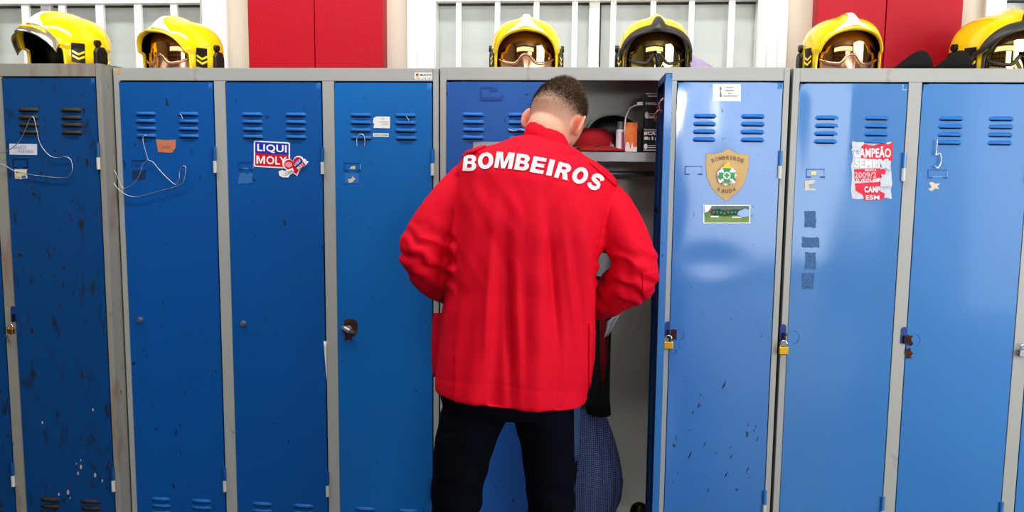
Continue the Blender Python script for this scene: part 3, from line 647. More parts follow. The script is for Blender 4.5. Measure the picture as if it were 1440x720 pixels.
def helmet(px, Y, yaw, kind, label, gold='gold', tilt=(0, 0), scale=1., py=93, zoff=0.):
    base = at(px, py, Y)
    t = thing('firefighter_helmet', label, 'helmet', (base.x, Y, TOP+.002+zoff), 'firefighter helmets on the lockers', rot=(R(tilt[0]), R(tilt[1]), R(yaw)))
    t.scale = (scale,)*3
    # shell: rings run from the opening edge backwards
    N, K = 72, 30; edge = []
    for j in range(N):
        ph = j/N
        if ph <= .75:
            x, z = opening(ph/.75)
        else:
            q = (ph-.75)/.25; x = -.097+.194*q; z = -.02
        edge.append((x, z))
    b = MB(); C0 = Vector((0, 0, .056)); rows = []
    dirs = []
    for (x, z) in edge:
        if z > -.01: p = front_pt(x, max(z, .0))
        else: p = Vector((x, -.09, -.02))
        dirs.append((p-C0).normalized())
    back = Vector((0, 1, .0))
    for k in range(K+1):
        s_ = k/K; row = []
        for dv in dirs:
            ang = dv.angle(back); w_ = s_**1.05
            q = dv.slerp(back, w_) if ang < 3.1 else dv
            p = shell_r(q); row.append(Vector((p.x, p.y, max(p.z, .0))))
        rows.append(row)
    vs = [p for r_ in rows for p in r_]; fs = []
    for k in range(K):
        for j in range(N):
            j2 = (j+1) % N; f_ = (k*N+j, k*N+j2, (k+1)*N+j2, (k+1)*N+j)
            if max(vs[q].z for q in f_) > .0005: fs.append(f_)
    b.add(vs, fs); so = b.build('shell', [M['yellow'], M['black']], t, smooth=True, solid=.004); so.modifiers[0].material_offset = 1; so.modifiers[0].offset = -1; so.modifiers[0].use_quality_normals = True
    # rim of the opening
    n = 60; rim = [opening(q/n) for q in range(1, n)]
    pts = [front_pt(x, max(z, .002), .001)+Vector((0, -.010*math.sin(math.pi*(q+1)/n)**2, .0)) for q, (x, z) in enumerate(rim)]
    b = MB(); vs = []; fs = []; sec = 10
    for q, p in enumerate(pts):
        s_ = math.sin(math.pi*(q+1)/n); x, z = rim[q]; nrm = Vector((x, 0, (z-.03)*1.)).normalized()
        for j in range(sec):
            a = 2*math.pi*j/sec; vs.append(p+nrm*math.cos(a)*(.0038+.0015*s_)+Vector((0, 1, 0))*math.sin(a)*(.006+.010*s_))
    fs = [(q*sec+j, q*sec+(j+1) % sec, (q+1)*sec+(j+1) % sec, (q+1)*sec+j) for q in range(len(pts)-1) for j in range(sec)]
    b.add(vs, fs); b.build('brow_rim', M['yellow'] if kind != 'brow' else M['smoke'], t, smooth=True)
    # padded inside
    b = MB(); b.grid(lambda u, v: Vector((0, .01, .056))+(lambda a, e: Vector((.104*math.sin(a)*math.cos(e), .118*-math.cos(a)*math.cos(e)*(1 if math.cos(a) < 0 else .55), .104*math.sin(e))))(math.pi*(2*u-1), R(-26+116*v)), 40, 16)
    b.build('liner', M['black'], t, smooth=True)
    if kind != 'brow':
        b = MB()   # bright plate over the brow running up the crest
        def plate(u, v):
            u = 2*u-1; ztop = .182; zb = .132
            w_ = .0115+.058*(1-v)**3.4
            x = u*w_; zz = zb-.030*(abs(x)/.078)**1.6*(1-v) + (ztop-.006-zb)*v - .0*abs(u)
            return front_pt(x, min(zz, .181), .0022)
        b.grid(plate, 24, 16); b.build('front_plate', M['silver'], t, smooth=True, solid=.0015)
    # side discs and ear plates
    for sx in (1, -1):
        b = MB(); b.tube([(sx*.108, .030, .078), (sx*.128, .030, .078)], [.013, .011], 18); b.build('pivot_knob', M['black'], t, smooth=False)
        b = MB()
        prof = [(-.018, .0), (.026, .0), (.034, .012), (.034, .048), (.024, .066), (-.006, .07), (-.018, .05)]
        rows = [[(sx*(xx), .034+a, zz) for a, zz in prof] for xx in (.106, .122)]+[[(sx*.127, .034+a*.8+.001, .032+(zz-.032)*.8) for a, zz in prof]]
        b.loft(rows); b.build('ear_guard', M['black'], t, bevel=.002)
        b = MB(); b.mi = 0
        def sd(yv, zv, off):   # point on the side of the shell
            d_ = Vector((sx*.118, yv, zv-.056)).normalized(); p = shell_r(d_); return p+Vector((sx*off, -off*.5, 0))
        b.grid(lambda u, v: sd(-.066+.05*u, .004+.068*v, .0026), 6, 8)
        b.mi = 1
        for zz in (.014, .030):
            for hh in (0, 1):
                b.grid(lambda u, v: sd(-.064+.023*(u+hh), zz+.008*v+(.010*(1-u) if hh == 0 else .010*u), .0042), 3, 1)
        b.build('chevron_patch', [M['black'], M['yellow']], t, smooth=True)
    vm = M['gold'] if gold == 'gold' else M['green_gold']
    def vis(x, z, off=0.):
        # inner visor surface, a rounded bowl set inside the opening
        zz = (z-.055)/.13; xx = x/.112
        return Vector((x, -.112*math.sqrt(max(.02, 1-xx*xx*.95-zz*zz*.35))-off, z))
    if kind == 'open':
        # raised clear-silver peak
        b = MB()
        def pk(u, v):
            a = math.pi*(.06+.88*u); x = .104*math.cos(a); z0 = .022+.104*math.sin(a)**.65
            out = v*(.030*math.sin(a)**.8+.010)
            base_ = front_pt(x*.97, max(.01, z0), .004)
            return base_+Vector((x*.05*v, -out, -.10*out-.016*v*v-.006*v))
        b.grid(pk, 36, 8); b.build('raised_visor', mat('clear_silver_visor', srgb(205, 200, 186), .18, .85), t, smooth=True, solid=.002)
        return t
    lowz = lambda x: .017+.029*math.exp(-(abs(x)/.024)**3)+.018*(abs(x)/.09)**4
    topz = lambda x: .090*math.sqrt(max(0, 1-(x/.097)**2))**.7
    def vg(u, v):
        x = .089*(2*u-1); lo, hi = lowz(x), max(lowz(x)+.004, topz(x)); return vis(x, lo+(hi-lo)*v)
    b = MB(); b.grid(vg, 44, 16); b.build('visor', vm, t, smooth=True)
    b = MB()
    def bg(u, v):
        x = .091*(2*u-1); lo = max(lowz(x)+.004, topz(x))-.002; hi = .010+.114*math.sqrt(max(0, 1-(x/.099)**2))**.62
        p = vis(x, lo+max(0, hi-lo)*v); p.y += .006*v+.001; return p
    b.grid(bg, 44, 6); b.build('visor_band', M['amber'] if kind != 'brow' else mat('dark_amber_band', srgb(70, 40, 8), .3), t, smooth=True)
    b = MB(); b.tube([vis(.09*(2*q/40-1), lowz(.09*(2*q/40-1)), .003) for q in range(41)], .0050, 8); b.build('mask_rim', M['rosegold'] if kind != 'brow' else M['smoke'], t, smooth=True)
    b = MB()
    def ng(u, v):
        x = .088*(2*u-1); hi = lowz(x)-.001; p = vis(x, hi*v+.0*(1-v), .002); p.y -= .012*math.exp(-(x/.022)**2)*(1-v); return p
    b.grid(ng, 40, 5); b.build('nose_guard', M['rosegold'] if kind != 'brow' else M['green_gold'], t, smooth=True)
    if kind == 'brow':
        b = MB()
        def bg2(u, v):
            a = math.pi*(.03+.94*u); s_ = math.sin(a)
            x = .113*math.cos(a); z = .010+.108*s_**.62
            wdt = .018+.008*s_+.026*math.exp(-((u-.5)/.05)**4)
            xx = x*(1+.0*v); q = front_pt(x*.985, min(.172, z-.008+wdt*v), .008 if 0 < v < 1 else .003)
            q.y -= .016*(1-v)*s_; return q
        b.grid(bg2, 48, 6); b.build('brow_guard', M['smoke'], t, smooth=True, solid=.004)
        b = MB(); b.tube([(-.008, -.118, .052), (-.002, -.130, .040), (.0, -.128, .018), (.0, -.12, .004)], .006, 8); b.build('mask_clip', M['black'], t, smooth=True)
    return t
helmet(96, .085, -24, 'open', 'yellow helmet with raised silver visor and dark empty inside, on the rusty left locker', py=90, zoff=.008)
helmet(258, .15, -16, 'std', 'yellow helmet with gold visor standing beside the white window frame on the left')
helmet(740, .15, 4, 'std', 'yellow helmet with gold visor directly above the head of the person')
helmet(919, .15, 2, 'brow', 'yellow helmet with charcoal brow guard next to the purple plastic bag', 'green')
helmet(1181, .15, 3, 'std', 'yellow helmet with gold visor in front of the right red cupboard')
helmet(1403, .235, 12, 'brow', 'yellow helmet with charcoal brow guard beside the two black pads', 'green', scale=1.12)

# black pads on the right locker
felt = mat('black_felt', srgb(6, 6, 7), .9, bump=.2, bscale=300)
for (x0, x1, lab) in ((1255, 1312, 'black rounded pad on the locker top nearer the gold visor helmet'), (1312, 1367, 'black rounded pad on the locker top nearer the charcoal brow helmet')):
    a0 = at(x0, 93, .06); a1 = at(x1, 93, .06); Wd = a1.x-a0.x
    b = MB(); n = 26; rows = []
    for q in range(n+1):
        t_ = q/n; x = a0.x+Wd*t_
        h_ = .068*(math.sin(math.pi*t_**1.9)**.55*.94 if 0 < t_ < 1 else .02)*1.0
        rows.append([Vector((x, .06+.075*s2*(math.sin(math.pi*min(max(t_, .03), .97))**.5), TOP+.004+h_*c2)) for c2, s2 in [(max(0, math.sin(2*math.pi*k/16))*.92+.0, math.cos(2*math.pi*k/16)*.6) for k in range(16)]])
    b.loft(rows); tag(b.build('black_pad', felt, None, smooth=True), lab, 'pad', 'black pads on the right locker')
# purple plastic bag
b = MB(); ps = mat('purple_plastic_film', srgb(188, 172, 222), .25, alpha=.75, bump=.5, bscale=40)
A0 = at(967, 92, .3); A1 = at(1018, 92, .3); h0 = at(966, 72, .2).z-TOP
def bagp(u, v):
    x = A0.x+(A1.x-A0.x)*u; hh = (h0*(1-u)**.9+.003)
    c_ = math.sin(math.pi*v); return Vector((x+.006*noise.noise(Vector((u*9, v*7, 1))), .24+.13*v, TOP+.002+hh*c_**.7*(1+.35*noise.noise(Vector((u*6, v*6, 4))))))
b.grid(bagp, 24, 18); tag(b.build('plastic_bag', ps, None, smooth=False), 'crumpled pale purple plastic bag on top of the locker', 'bag')

# ------------------------------------------------------------------ things on the shelf of the open locker
ZS = CAB['C'][2]+zs+.001
def cap(px, Y, m, rx, ry, h_, label, brim=None):
    p = at(px, 205, Y); t = thing('peaked_cap', label, 'cap', (p.x, Y, ZS))
    b = MB(); b.grid(lambda u, v: Vector((rx*math.cos(2*math.pi*u)*math.cos(v*math.pi/2)**.6, ry*math.sin(2*math.pi*u)*math.cos(v*math.pi/2)**.6, .018+h_*math.sin(v*math.pi/2))), 32, 10); b.build('crown', m, t, smooth=True)
    b = MB(); a_ = R(-65); b.grid(lambda u, v: (lambda th: Vector(((rx+.065*v*math.sin(math.pi*u)**.5)*math.cos(th), (ry+.065*v*math.sin(math.pi*u)**.5)*math.sin(th), .018-.014*v)))(a_-1.0+2.0*u), 20, 6); b.build('peak', m, t, smooth=True, solid=.003)
    return t
cr_ = cap(833, .14, mat('red_cap_cloth', srgb(150, 8, 22), .9), .078, .080, .062, 'red cloth cap with peak on the locker shelf')
# black round hat leaning with a pale rim
p = at(862, 190, .33); t = thing('black_hat', 'black round hat with thin pale edge behind the red cap', 'hat', (p.x, .33, ZS), rot=(R(0), 0, 0))
b = MB(); b.ball((0, 0, .066), (.090, .045, .064), 32, 16); b.build('crown', M['black'], t, smooth=True)
b = MB(); b.tube([(.093*math.cos(R(a)), -.02, .064+.069*math.sin(R(a))) for a in range(8, 175, 6)], .0026, 8); b.build('edge_piping', mat('pale_piping', srgb(200, 200, 196), .5), t, smooth=True)
# spray bottle
p = at(872, 200, .09); t = thing('deodorant_can', 'small clear-capped white bottle left of the orange box', 'bottle', (p.x, .09, ZS))
b = MB(); b.tube([(0, 0, 0), (0, 0, .004), (0, 0, .070), (0, 0, .074)], [.0125, .0145, .0145, .012], 20); b.build('body', mat('bottle_white', srgb(214, 214, 222), .35), t, smooth=False)
b = MB(); b.box((.004, -.0150, .006), (.0149, -.004, .066)); b.build('side_label', mat('label_crimson', srgb(150, 30, 60), .4), t, bevel=.002)
b = MB(); b.tube([(0, 0, .074), (0, 0, .100)], [.0118, .0108], 20); b.build('cap', mat('clear_grey_cap', srgb(120, 122, 124), .15), t, smooth=False)
# orange box
p0 = at(879, 200, .07); p1 = at(896, 200, .07); w_ = p1.x-p0.x
t = thing('carton', 'orange upright carton beside the black boxes', 'box', ((p0.x+p1.x)/2, .09, ZS)); hz = at(880, 172, .07).z-ZS
b = MB(); b.box((-w_/2, -.02, 0), (w_/2, .02, hz)); b.build('box', layered('orange_carton', srgb(232, 96, 36), .5, [(srgb(240, 150, 60), 30, .5, .2, (1, 1, .5), .5)]), t, bevel=.001)
b = MB(); pts = [(-w_/2, 0), (w_/2, 0), (w_/2, hz*.17), (w_*.2, hz*.15), (w_*.1, hz*.32), (w_*-.05, hz*.08), (-w_*.2, hz*.34), (-w_*.42, hz*.3), (-w_/2, hz*.2)]
b.add([(x, -.0206, z+.001) for x, z in pts], [tuple(range(len(pts)))]); b.build('printed_panel', mat('carton_white', srgb(232, 214, 206), .5), t, smooth='raw')
# black supplement boxes, stacked
def sbox(z0, z1, px0, label, texts):
    q0 = at(px0, 190, .06); wd = .357-q0.x; h = z1-z0
    t = thing('supplement_box', label, 'box', (q0.x+wd/2, .11, z0), 'black supplement boxes stacked on the shelf')
    b = MB(); b.box((-wd/2, -.05, 0), (wd/2, .05, h)); b.build('carton', M['black'], t, bevel=.0012)
    b = MB(); wi = 0
    for (s_, x, z, w2, h2) in texts:
        if s_ == '-': b.add([(x, -.0506, z), (x+w2, -.0506, z), (x+w2, -.0506, z+h2), (x, -.0506, z+h2)], [(0, 1, 2, 3)])
        elif s_ == 'o': b.add([(x+w2*math.cos(2*math.pi*k/16), -.0508, z+h2*math.sin(2*math.pi*k/16)) for k in range(16)], [tuple(range(16))])
        else:
            vs, fs = glyphs(s_, .05); b.add([(x+w2*u, -.0506, z+h2*v) for u, v in vs], fs)
    b.build('printed_lettering', mat('print_pinkwhite', srgb(226, 214, 214), .5), t, smooth='raw')
za = ZS; zb_ = at(900, 179.5, .06).z; zc_ = at(900, 130, .06).z
sc1 = -(.357-at(905, 190, .06).x)/2
sbox(za, zb_, 904, 'black box printed with white capitals at the bottom of the shelf stack', [('BCAA', sc1+.003, .056, .05, .011), ('8:1:1', sc1+.003, .040, .05, .011), ('-', sc1+.004, zb_-za-.008, .06, .002), ('-', sc1+.012, zb_-za-.014, .05, .002), ('o', sc1+.009, .019, .006, .009), ('-', sc1+.016, .014, .05, .0025), ('-', sc1+.003, .006, .07, .002), ('-', sc1+.016, .021, .04, .0015)])
sbox(zb_+.0008, zc_, 906, 'black box printed with white capitals on top of the shelf stack', [('MEGA', sc1+.003, .073, .045, .008), ('-', sc1+.002, zc_-zb_-.006, .05, .003), ('-', sc1+.010, zc_-zb_-.014, .03, .003), ('o', sc1+.007, .040, .006, .011), ('-', sc1+.004, .030, .05, .003), ('-', sc1+.014, .036, .04, .002), ('-', sc1+.014, .044, .03, .0015)])
# white cable
cp = [at(x, y, .055) for x, y in ((879, 206), (878.5, 180), (880, 165), (885, 153), (892, 148.5), (897, 148))]
b = MB(); b.tube(cp, .0022, 8); cab_ = tag(b.build('charging_cable', mat('white_cable', srgb(215, 215, 220), .4), None, smooth=True), 'white charging cable rising behind the orange carton', 'cable')
b = MB(); q = at(899, 146, .055); b.box((q.x-.008, q.y-.004, q.z-.005), (q.x+.012, q.y+.004, q.z+.006)); b.build('plug', MC['white_cable'], cab_, bevel=.001)
# crinkled wrapper and lanyard
p = at(857, 196, .10); b = MB(); b.grid(lambda u, v: Vector((p.x-.025+.05*u, .075+.045*v, ZS+.003+.028*math.sin(math.pi*u)*math.sin(math.pi*v)*(1+.8*noise.noise(Vector((u*9, v*9, 2)))))), 14, 10)
tag(b.build('foil_wrapper', mat('silvery_wrapper', srgb(150, 160, 176), .2, .6), None), 'crumpled silvery wrapper in front of the black hat', 'wrapper')
b = MB(); pts = [at(x, y, .045) for x, y in ((808, 211), (814, 207), (822, 211), (832, 209), (840, 205), (846, 208), (852, 209))]; 
for q in pts: q.z = max(q.z, ZS+.0035)
b.tube(pts, .003, 8); tag(b.build('lanyard', layered('olive_yellow_cord', srgb(52, 60, 38), .8, [(srgb(200, 150, 40), 45, .55, .05, (1, 1, 1), .8)]), None, smooth=True), 'dark olive and yellow lanyard on the shelf edge', 'lanyard')

# hanging clothes and laundry bag in the open locker
def P3(px, py, Y): return at(px, py, Y)
def blob(name, parts, vox, m, label, cat, fold=.0, parent=None):
    b = MB()
    for pts, rs in parts: b.chain(pts, rs)
    me = smoothed(b.mesh(), vox, 6)
    if fold:
        for v in me.vertices: v.co += Vector((0, -1, 0))*fold*math.sin(v.co.x*95+v.co.z*14+2*noise.noise(v.co*9))
    o = link_mesh(name, me, m, parent)
    if label: tag(o, label, cat)
    return o
b = MB()
def garment(ctr, hw, hd, m, name, label, cat, Y, fold=.008, par=None):
    rings = []
    for (cx, py), w2, dd in zip(ctr, hw, hd):
        c_ = at(cx, py, Y); ww = w2/430
        rings.append([c_+Vector((ww*math.cos(2*math.pi*k/40), dd*math.sin(2*math.pi*k/40)+fold*math.sin(9*2*math.pi*k/40+py*.02)*.6, 0)) for k in range(40)])
    b = MB(); b.loft(rings); o = b.build(name, m, par, smooth=True)
    if label: tag(o, label, cat)
    return o
jk = garment([(838, 236), (838, 250), (838, 300), (838, 420), (837, 500), (838, 560), (843, 582)], [12, 22, 26, 24, 22, 20, 17], [.02, .06, .08, .08, .07, .06, .04], mat('black_jacket_cloth', srgb(12, 13, 18), .85, bump=.3, bscale=60), 'hanging_jacket', 'black jacket with red lining hanging in the open locker', 'jacket', .06)
garment([(846, 400), (847, 450), (848, 500), (847, 545)], [6, 9, 8, 2], [.05, .06, .06, .03], mat('dark_red_lining', srgb(120, 8, 20), .85), 'red_lining', None, None, .04, par=jk)
b = MB(); b.grid(lambda u, v: at(832+28*u-2*v, 352+34*v+6*u, -.03+.01*math.sin(u*6)), 10, 6); b.build('reflective_tape', mat('grey_reflective_cloth', srgb(150, 152, 158), .6, var=.15, vscale=50), jk, smooth=True)
b = MB(); b.grid(lambda u, v: at((846+30*u)*(1-v)+(845+10*u)*v, (458-22*u)*(1-v)+(478-6*u)*v, .0-.03*u+.006*math.sin(u*9)), 10, 6); b.build('reflective_cuff', MC['grey_reflective_cloth'], jk, smooth=True, solid=.003)

chk = bpy.data.materials.new('blue_checked_cloth'); chk.use_nodes = True; nt = chk.node_tree; bs = nt.nodes['Principled BSDF']; bs.inputs['Roughness'].default_value = .9
tc = nt.nodes.new('ShaderNodeTexCoord'); prev = None
for ax in ('X', 'Z'):
    wv = nt.nodes.new('ShaderNodeTexWave'); wv.bands_direction = ax; wv.inputs['Scale'].default_value = 48; wv.inputs['Distortion'].default_value = 1.2; wv.inputs['Detail Scale'].default_value = .4
    nt.links.new(tc.outputs['Object'], wv.inputs['Vector'])
    if prev is None: prev = wv.outputs['Fac']
    else:
        mm = nt.nodes.new('ShaderNodeMath'); mm.operation = 'MULTIPLY'; nt.links.new(prev, mm.inputs[0]); nt.links.new(wv.outputs['Fac'], mm.inputs[1]); prev = mm.outputs[0]
mx = nt.nodes.new('ShaderNodeMix'); mx.data_type = 'RGBA'; mx.inputs[6].default_value = srgb(58, 80, 132); mx.inputs[7].default_value = srgb(168, 178, 206)
mr = nt.nodes.new('ShaderNodeMapRange'); mr.inputs[1].default_value = .35; mr.inputs[2].default_value = .8; nt.links.new(prev, mr.inputs[0]); nt.links.new(mr.outputs[0], mx.inputs[0]); nt.links.new(mx.outputs[2], bs.inputs['Base Color'])
rings = []
for (xl, xr, py) in ((820, 836, 562), (812, 844, 572), (806, 852, 590), (801, 862, 615), (798, 870, 645), (797, 875, 675), (797, 872, 700), (799, 862, 725), (805, 848, 750), (815, 830, 765)):
    a_, c_ = at(xl, py, .17), at(xr, py, .17); mid = (a_+c_)/2; hw = (c_-a_).length/2; rings.append([mid+Vector((hw*math.cos(2*math.pi*k/72), (.055+hw*.55)*math.sin(2*math.pi*k/72)*(1+.05*math.sin(k*3.1)), 0))*(1.0) + Vector((0, 0, .0)) + (lambda q: Vector((q*math.cos(2*math.pi*k/72), q*math.sin(2*math.pi*k/72), 0)))(.0070*math.sin(13*2*math.pi*k/72+py*.02)*(1-(py-562)/300)) for k in range(72)])
b = MB(); b.loft(rings); tag(b.build('laundry_bag', chk, None, smooth=True), 'bulging blue checked cloth bag hanging out of the open locker', 'bag')
# dark shoes at the bottom of the compartment
b = MB(); b.chain([(.315, .04, .180), (.315, .12, .185), (.315, .20, .195), (.315, .22, .235)], [.034, .036, .038, .036])
tag(link_mesh('shoe', smoothed(b.mesh(), .008), M['black']), 'black shoe on the floor of the open locker', 'shoe')
# ------------------------------------------------------------------ the person
PY = -.43
HO = at(782, 168, -.345)
HR = Matrix.Rotation(R(-21), 3, 'Z') @ Matrix.Rotation(R(-34), 3, 'X') @ Matrix.Rotation(R(9), 3, 'Y')
def head_pt(d_):
    """local head surface, face towards +y"""
    x, y, z = d_
    rx, ry, rz = .075, .097, .118
    p = Vector((x*rx, y*ry, z*rz))
    t = max(0, -p.z/.118)
    p.x *= 1-.30*t**1.3
    if p.y < 0: p.y *= 1-.45*t**1.1; 
    if p.y < 0: p.y += .020*t
    if p.z > 0: p.x *= 1+.03*math.sin(math.pi*min(1, p.z/.118)); p.y += -.006*(p.z/.118)*(1 if p.y < 0 else 0)
    if p.y > 0:
        g = lambda cx, cz, sx, sz: math.exp(-((p.x-cx)/sx)**2-((p.z-cz)/sz)**2)
        p.y += .020*g(0, -.030, .010, .014)+.008*g(0, -.008, .008, .02)-.007*(g(.031, .004, .014, .010)+g(-.031, .004, .014, .010))
        p.y += .005*g(0, .022, .05, .008)+.006*g(0, -.062, .022, .007)+.008*g(0, -.095, .022, .014)-.003*g(0, -.076, .02, .005)
    return p
b = MB()
nu, nv = 72, 54; vs = []; fs = []
for i in range(nv+1):
    th = math.pi*i/nv
    for j in range(nu):
        ph = 2*math.pi*j/nu; vs.append(HO+HR @ head_pt((math.sin(th)*math.cos(ph), math.sin(th)*math.sin(ph), math.cos(th))))
for i in range(nv):
    for j in range(nu):
        j2 = (j+1) % nu; fs.append((i*nu+j, (i+1)*nu+j, (i+1)*nu+j2, i*nu+j2))
b.add(vs, fs)
EARS = []
for sx in (1, -1):
    ce = Vector((sx*.083, -.008, -.012)); er = HR @ Matrix.Rotation(R(sx*36), 3, 'Z')
    EARS.append(HO+HR @ ce)
    hel = []
    for k in range(15):
        a = R(-115+k*270/14); hel.append(HO+HR @ ce+er @ Vector((sx*.005, -.017*math.cos(a)*(1 if k > 3 else .9), .031*math.sin(a)*1.0)))
    b.tube(hel, [.0042]*15, 10); 
    for q in (hel[0], hel[-1]): b.ball(q, .0044, 10, 6)
    b.ball(HO+HR @ ce, (.0045, .0165, .029), 16, 12, rot=er)
    b.ball(HO+HR @ ce+er @ Vector((0, .006, -.026)), (.005, .008, .009), 10, 8, rot=er)
# neck, trunk and limbs as one surface
nk = [at(766, 222, -.395), at(771, 200, -.375), HO+HR @ Vector((0, -.022, -.050))]
b.chain(nk, [.058, .053, .058])
def hpt(px, py, Y): return at(px, py, Y)
b.chain([hpt(720, 540, -.43), hpt(728, 480, -.43), hpt(742, 340, -.42), hpt(756, 270, -.41), hpt(765, 225, -.40)], [.095, .10, .105, .095, .055])
b.chain([hpt(662, 262, -.42), hpt(756, 262, -.41), hpt(842, 284, -.42)], [.045, .075, .045])
ARM = {'l': [hpt(655, 262, -.43), hpt(592, 352, -.44), hpt(668, 405, -.235)], 'r': [hpt(848, 284, -.43), hpt(890, 385, -.43), hpt(838, 418, -.20)]}
def hand(wrist, dirv, side):
    d_ = dirv.normalized(); upv = Vector((0, 0, 1)); lat = d_.cross(upv).normalized(); nrm = lat.cross(d_).normalized()
    b.chain([wrist, wrist+d_*.035], [.026, .026])
    for o_ in (-.024, -.008, .008, .024): b.chain([wrist+d_*.02+lat*o_*.7, wrist+d_*.085+lat*o_], [.014, .0115], 10)
    for k, (o_, l_) in enumerate(((-.026, .062), (-.009, .076), (.009, .080), (.026, .070)) if side > 0 else ((-.026, .070), (-.009, .080), (.009, .076), (.026, .062))):
        p = wrist+d_*.088+lat*o_; q1 = p+(d_*.9-nrm*.35)*l_*.45; q2 = q1+(d_*.6-nrm*.8)*l_*.32; q3 = q2+(d_*.2-nrm)*l_*.23
        b.chain([p, q1, q2, q3], [.0092, .0085, .0078, .0068], 10)
    s_ = -side; p = wrist+d_*.025+lat*s_*.022; q1 = p+(lat*s_*.7+d_*.6-nrm*.3)*.035; q2 = q1+(lat*s_*.3+d_*.9-nrm*.4)*.03; q3 = q2+(d_*.9-nrm*.4)*.022
    b.chain([p, q1, q2, q3], [.014, .0115, .0098, .008], 10)
for s_, a_ in ARM.items():
    b.chain(a_, [.046, .038, .026]); hand(a_[2], (a_[2]-a_[1]).normalized()*.7+Vector((.1 if s_ == 'l' else -.1, .1, 0)), 1 if s_ == 'r' else -1)
LEG = {'l': [hpt(669, 575, -.43), hpt(654, 630, -.43), hpt(640, 720, -.43)], 'r': [hpt(768, 580, -.43), hpt(773, 630, -.43), hpt(774, 720, -.43)]}
for s_, a_ in LEG.items():
    k_ = a_[2]; an = Vector((k_.x+(-.02 if s_ == 'l' else .01), -.46, .10)); a_.append(an)
    b.chain(a_, [.070, .064, .050, .038]); b.chain([an, Vector((an.x, an.y+.13, .055))], [.038, .03])
me = smoothed(b.mesh(), .0042, 3, .5)
at_ = me.color_attributes.new('tint', 'FLOAT_COLOR', 'POINT')
HRt = HR.transposed()
def scalp(v):
    """0 on bare skin, up to 1 in the thick hair on top"""
    l = HRt @ (v-HO)
    if l.length > .15: return 0, l
    lim = -.052+.0*l.y + (.0 if l.y < 0 else 0)
    front = .055+.0*l.z
    if l.y > .02: lim = -.052+(l.y-.02)*2.0                       # hairline climbs at the temple
    if l.y > .075: lim = .065
    s_ = (l.z-lim)/.115
    # above and around the ear
    e = min((v-q).length for q in EARS)
    if e < .030: s_ = min(s_, .0+(e-.020)*12)
    return max(0, min(1, s_)), l
for i, v in enumerate(me.vertices):
    s_, l = scalp(v.co); e = min((v.co-q).length for q in EARS)
    c = Vector((.62, .36, .25)); 
    c = c.lerp(Vector((.60, .16, .10)), .85*math.exp(-(e/.026)**4) if abs(l.x) > .070 else 0)
    stub = max(0, min(1, s_*1.5)); n_ = noise.noise(v.co*320)*.25
    c = c.lerp(Vector((.070, .045, .032)), max(0, min(.93, (s_*1.25)**1.3+(n_*s_*2 if s_ > 0.02 else 0))))
    if l.length < .15 and l.y > .03 and l.z < -.045 and l.z > -.14: c = c.lerp(Vector((.22, .13, .10)), .5)   # short beard
    at_.data[i].color = (*c, 1)
skin = bpy.data.materials.new('skin'); skin.use_nodes = True; nt = skin.node_tree; bs = nt.nodes['Principled BSDF']
bs.inputs['Roughness'].default_value = .55; bs.inputs['Subsurface Weight'].default_value = .12; bs.inputs['Subsurface Radius'].default_value = (.01, .004, .002); bs.inputs['Subsurface Scale'].default_value = .3
an_ = nt.nodes.new('ShaderNodeAttribute'); an_.attribute_name = 'tint'; nt.links.new(an_.outputs['Color'], bs.inputs['Base Color'])
person = link_mesh('person', me, skin); tag(person, 'person with short hair in red jacket and dark trousers leaning into an open locker', 'person')
# eyes
for sx in (1, -1):
    e = MB(); e.ball(HO+HR @ Vector((sx*.031, .080, .004)), .0115, 14, 10); e.build('eye', mat('eye_white', srgb(225, 220, 214), .2), person, smooth=True)
# hair strands: fine tapered blades growing from the scalp
hb = MB(); bvh = BVHTree.FromObject(person, bpy.context.evaluated_depsgraph_get()); rr = random.Random(11); cnt = 0
while cnt < 15000:
    d_ = Vector((rr.gauss(0, 1), rr.gauss(0, 1), rr.gauss(0, 1))).normalized()
    loc, nor, _, _ = bvh.ray_cast(HO+HR @ (d_*.25), HR @ -d_)
    if loc is None: continue
    s_, l = scalp(loc)
    if (abs(l.x) > .074 and l.z < .02 and abs(l.y+.006) < .022) or s_ < .16 or rr.random() > .06+(s_*1.25)**2: continue
    cnt += 1
    ln = (.0015+.0125*max(0, s_-.28)**1.1+(.008*max(0, l.z-.085)/.03 if l.z > .085 else 0))*rr.uniform(.6, 1.25)
    fwd_ = HR @ Vector((0, .35, .15)); g_ = (nor+fwd_*.8*s_+Vector((rr.gauss(0, .28), rr.gauss(0, .28), rr.gauss(0, .28)))).normalized()
    sd = g_.cross(Vector((rr.random(), rr.random(), rr.random()))).normalized()*.00042*(.6+s_)
    a = loc-nor*.0005; hb.v += [a-sd, a+sd, a+g_*ln]; n0 = len(hb.v); hb.f.append([n0-3, n0-2, n0-1]); hb.m.append(0 if rr.random() < .7 else 1)
me2 = hb.mesh('hair'); me2.materials.append(mat('hair_brown', srgb(62, 46, 36), .6)); me2.materials.append(mat('hair_light', srgb(112, 84, 62), .6)); me2.polygons.foreach_set('material_index', hb.m)
ho = bpy.data.objects.new('hair', me2); col.objects.link(ho); ho.parent = person; ho['label'] = 'short faded brown hair'

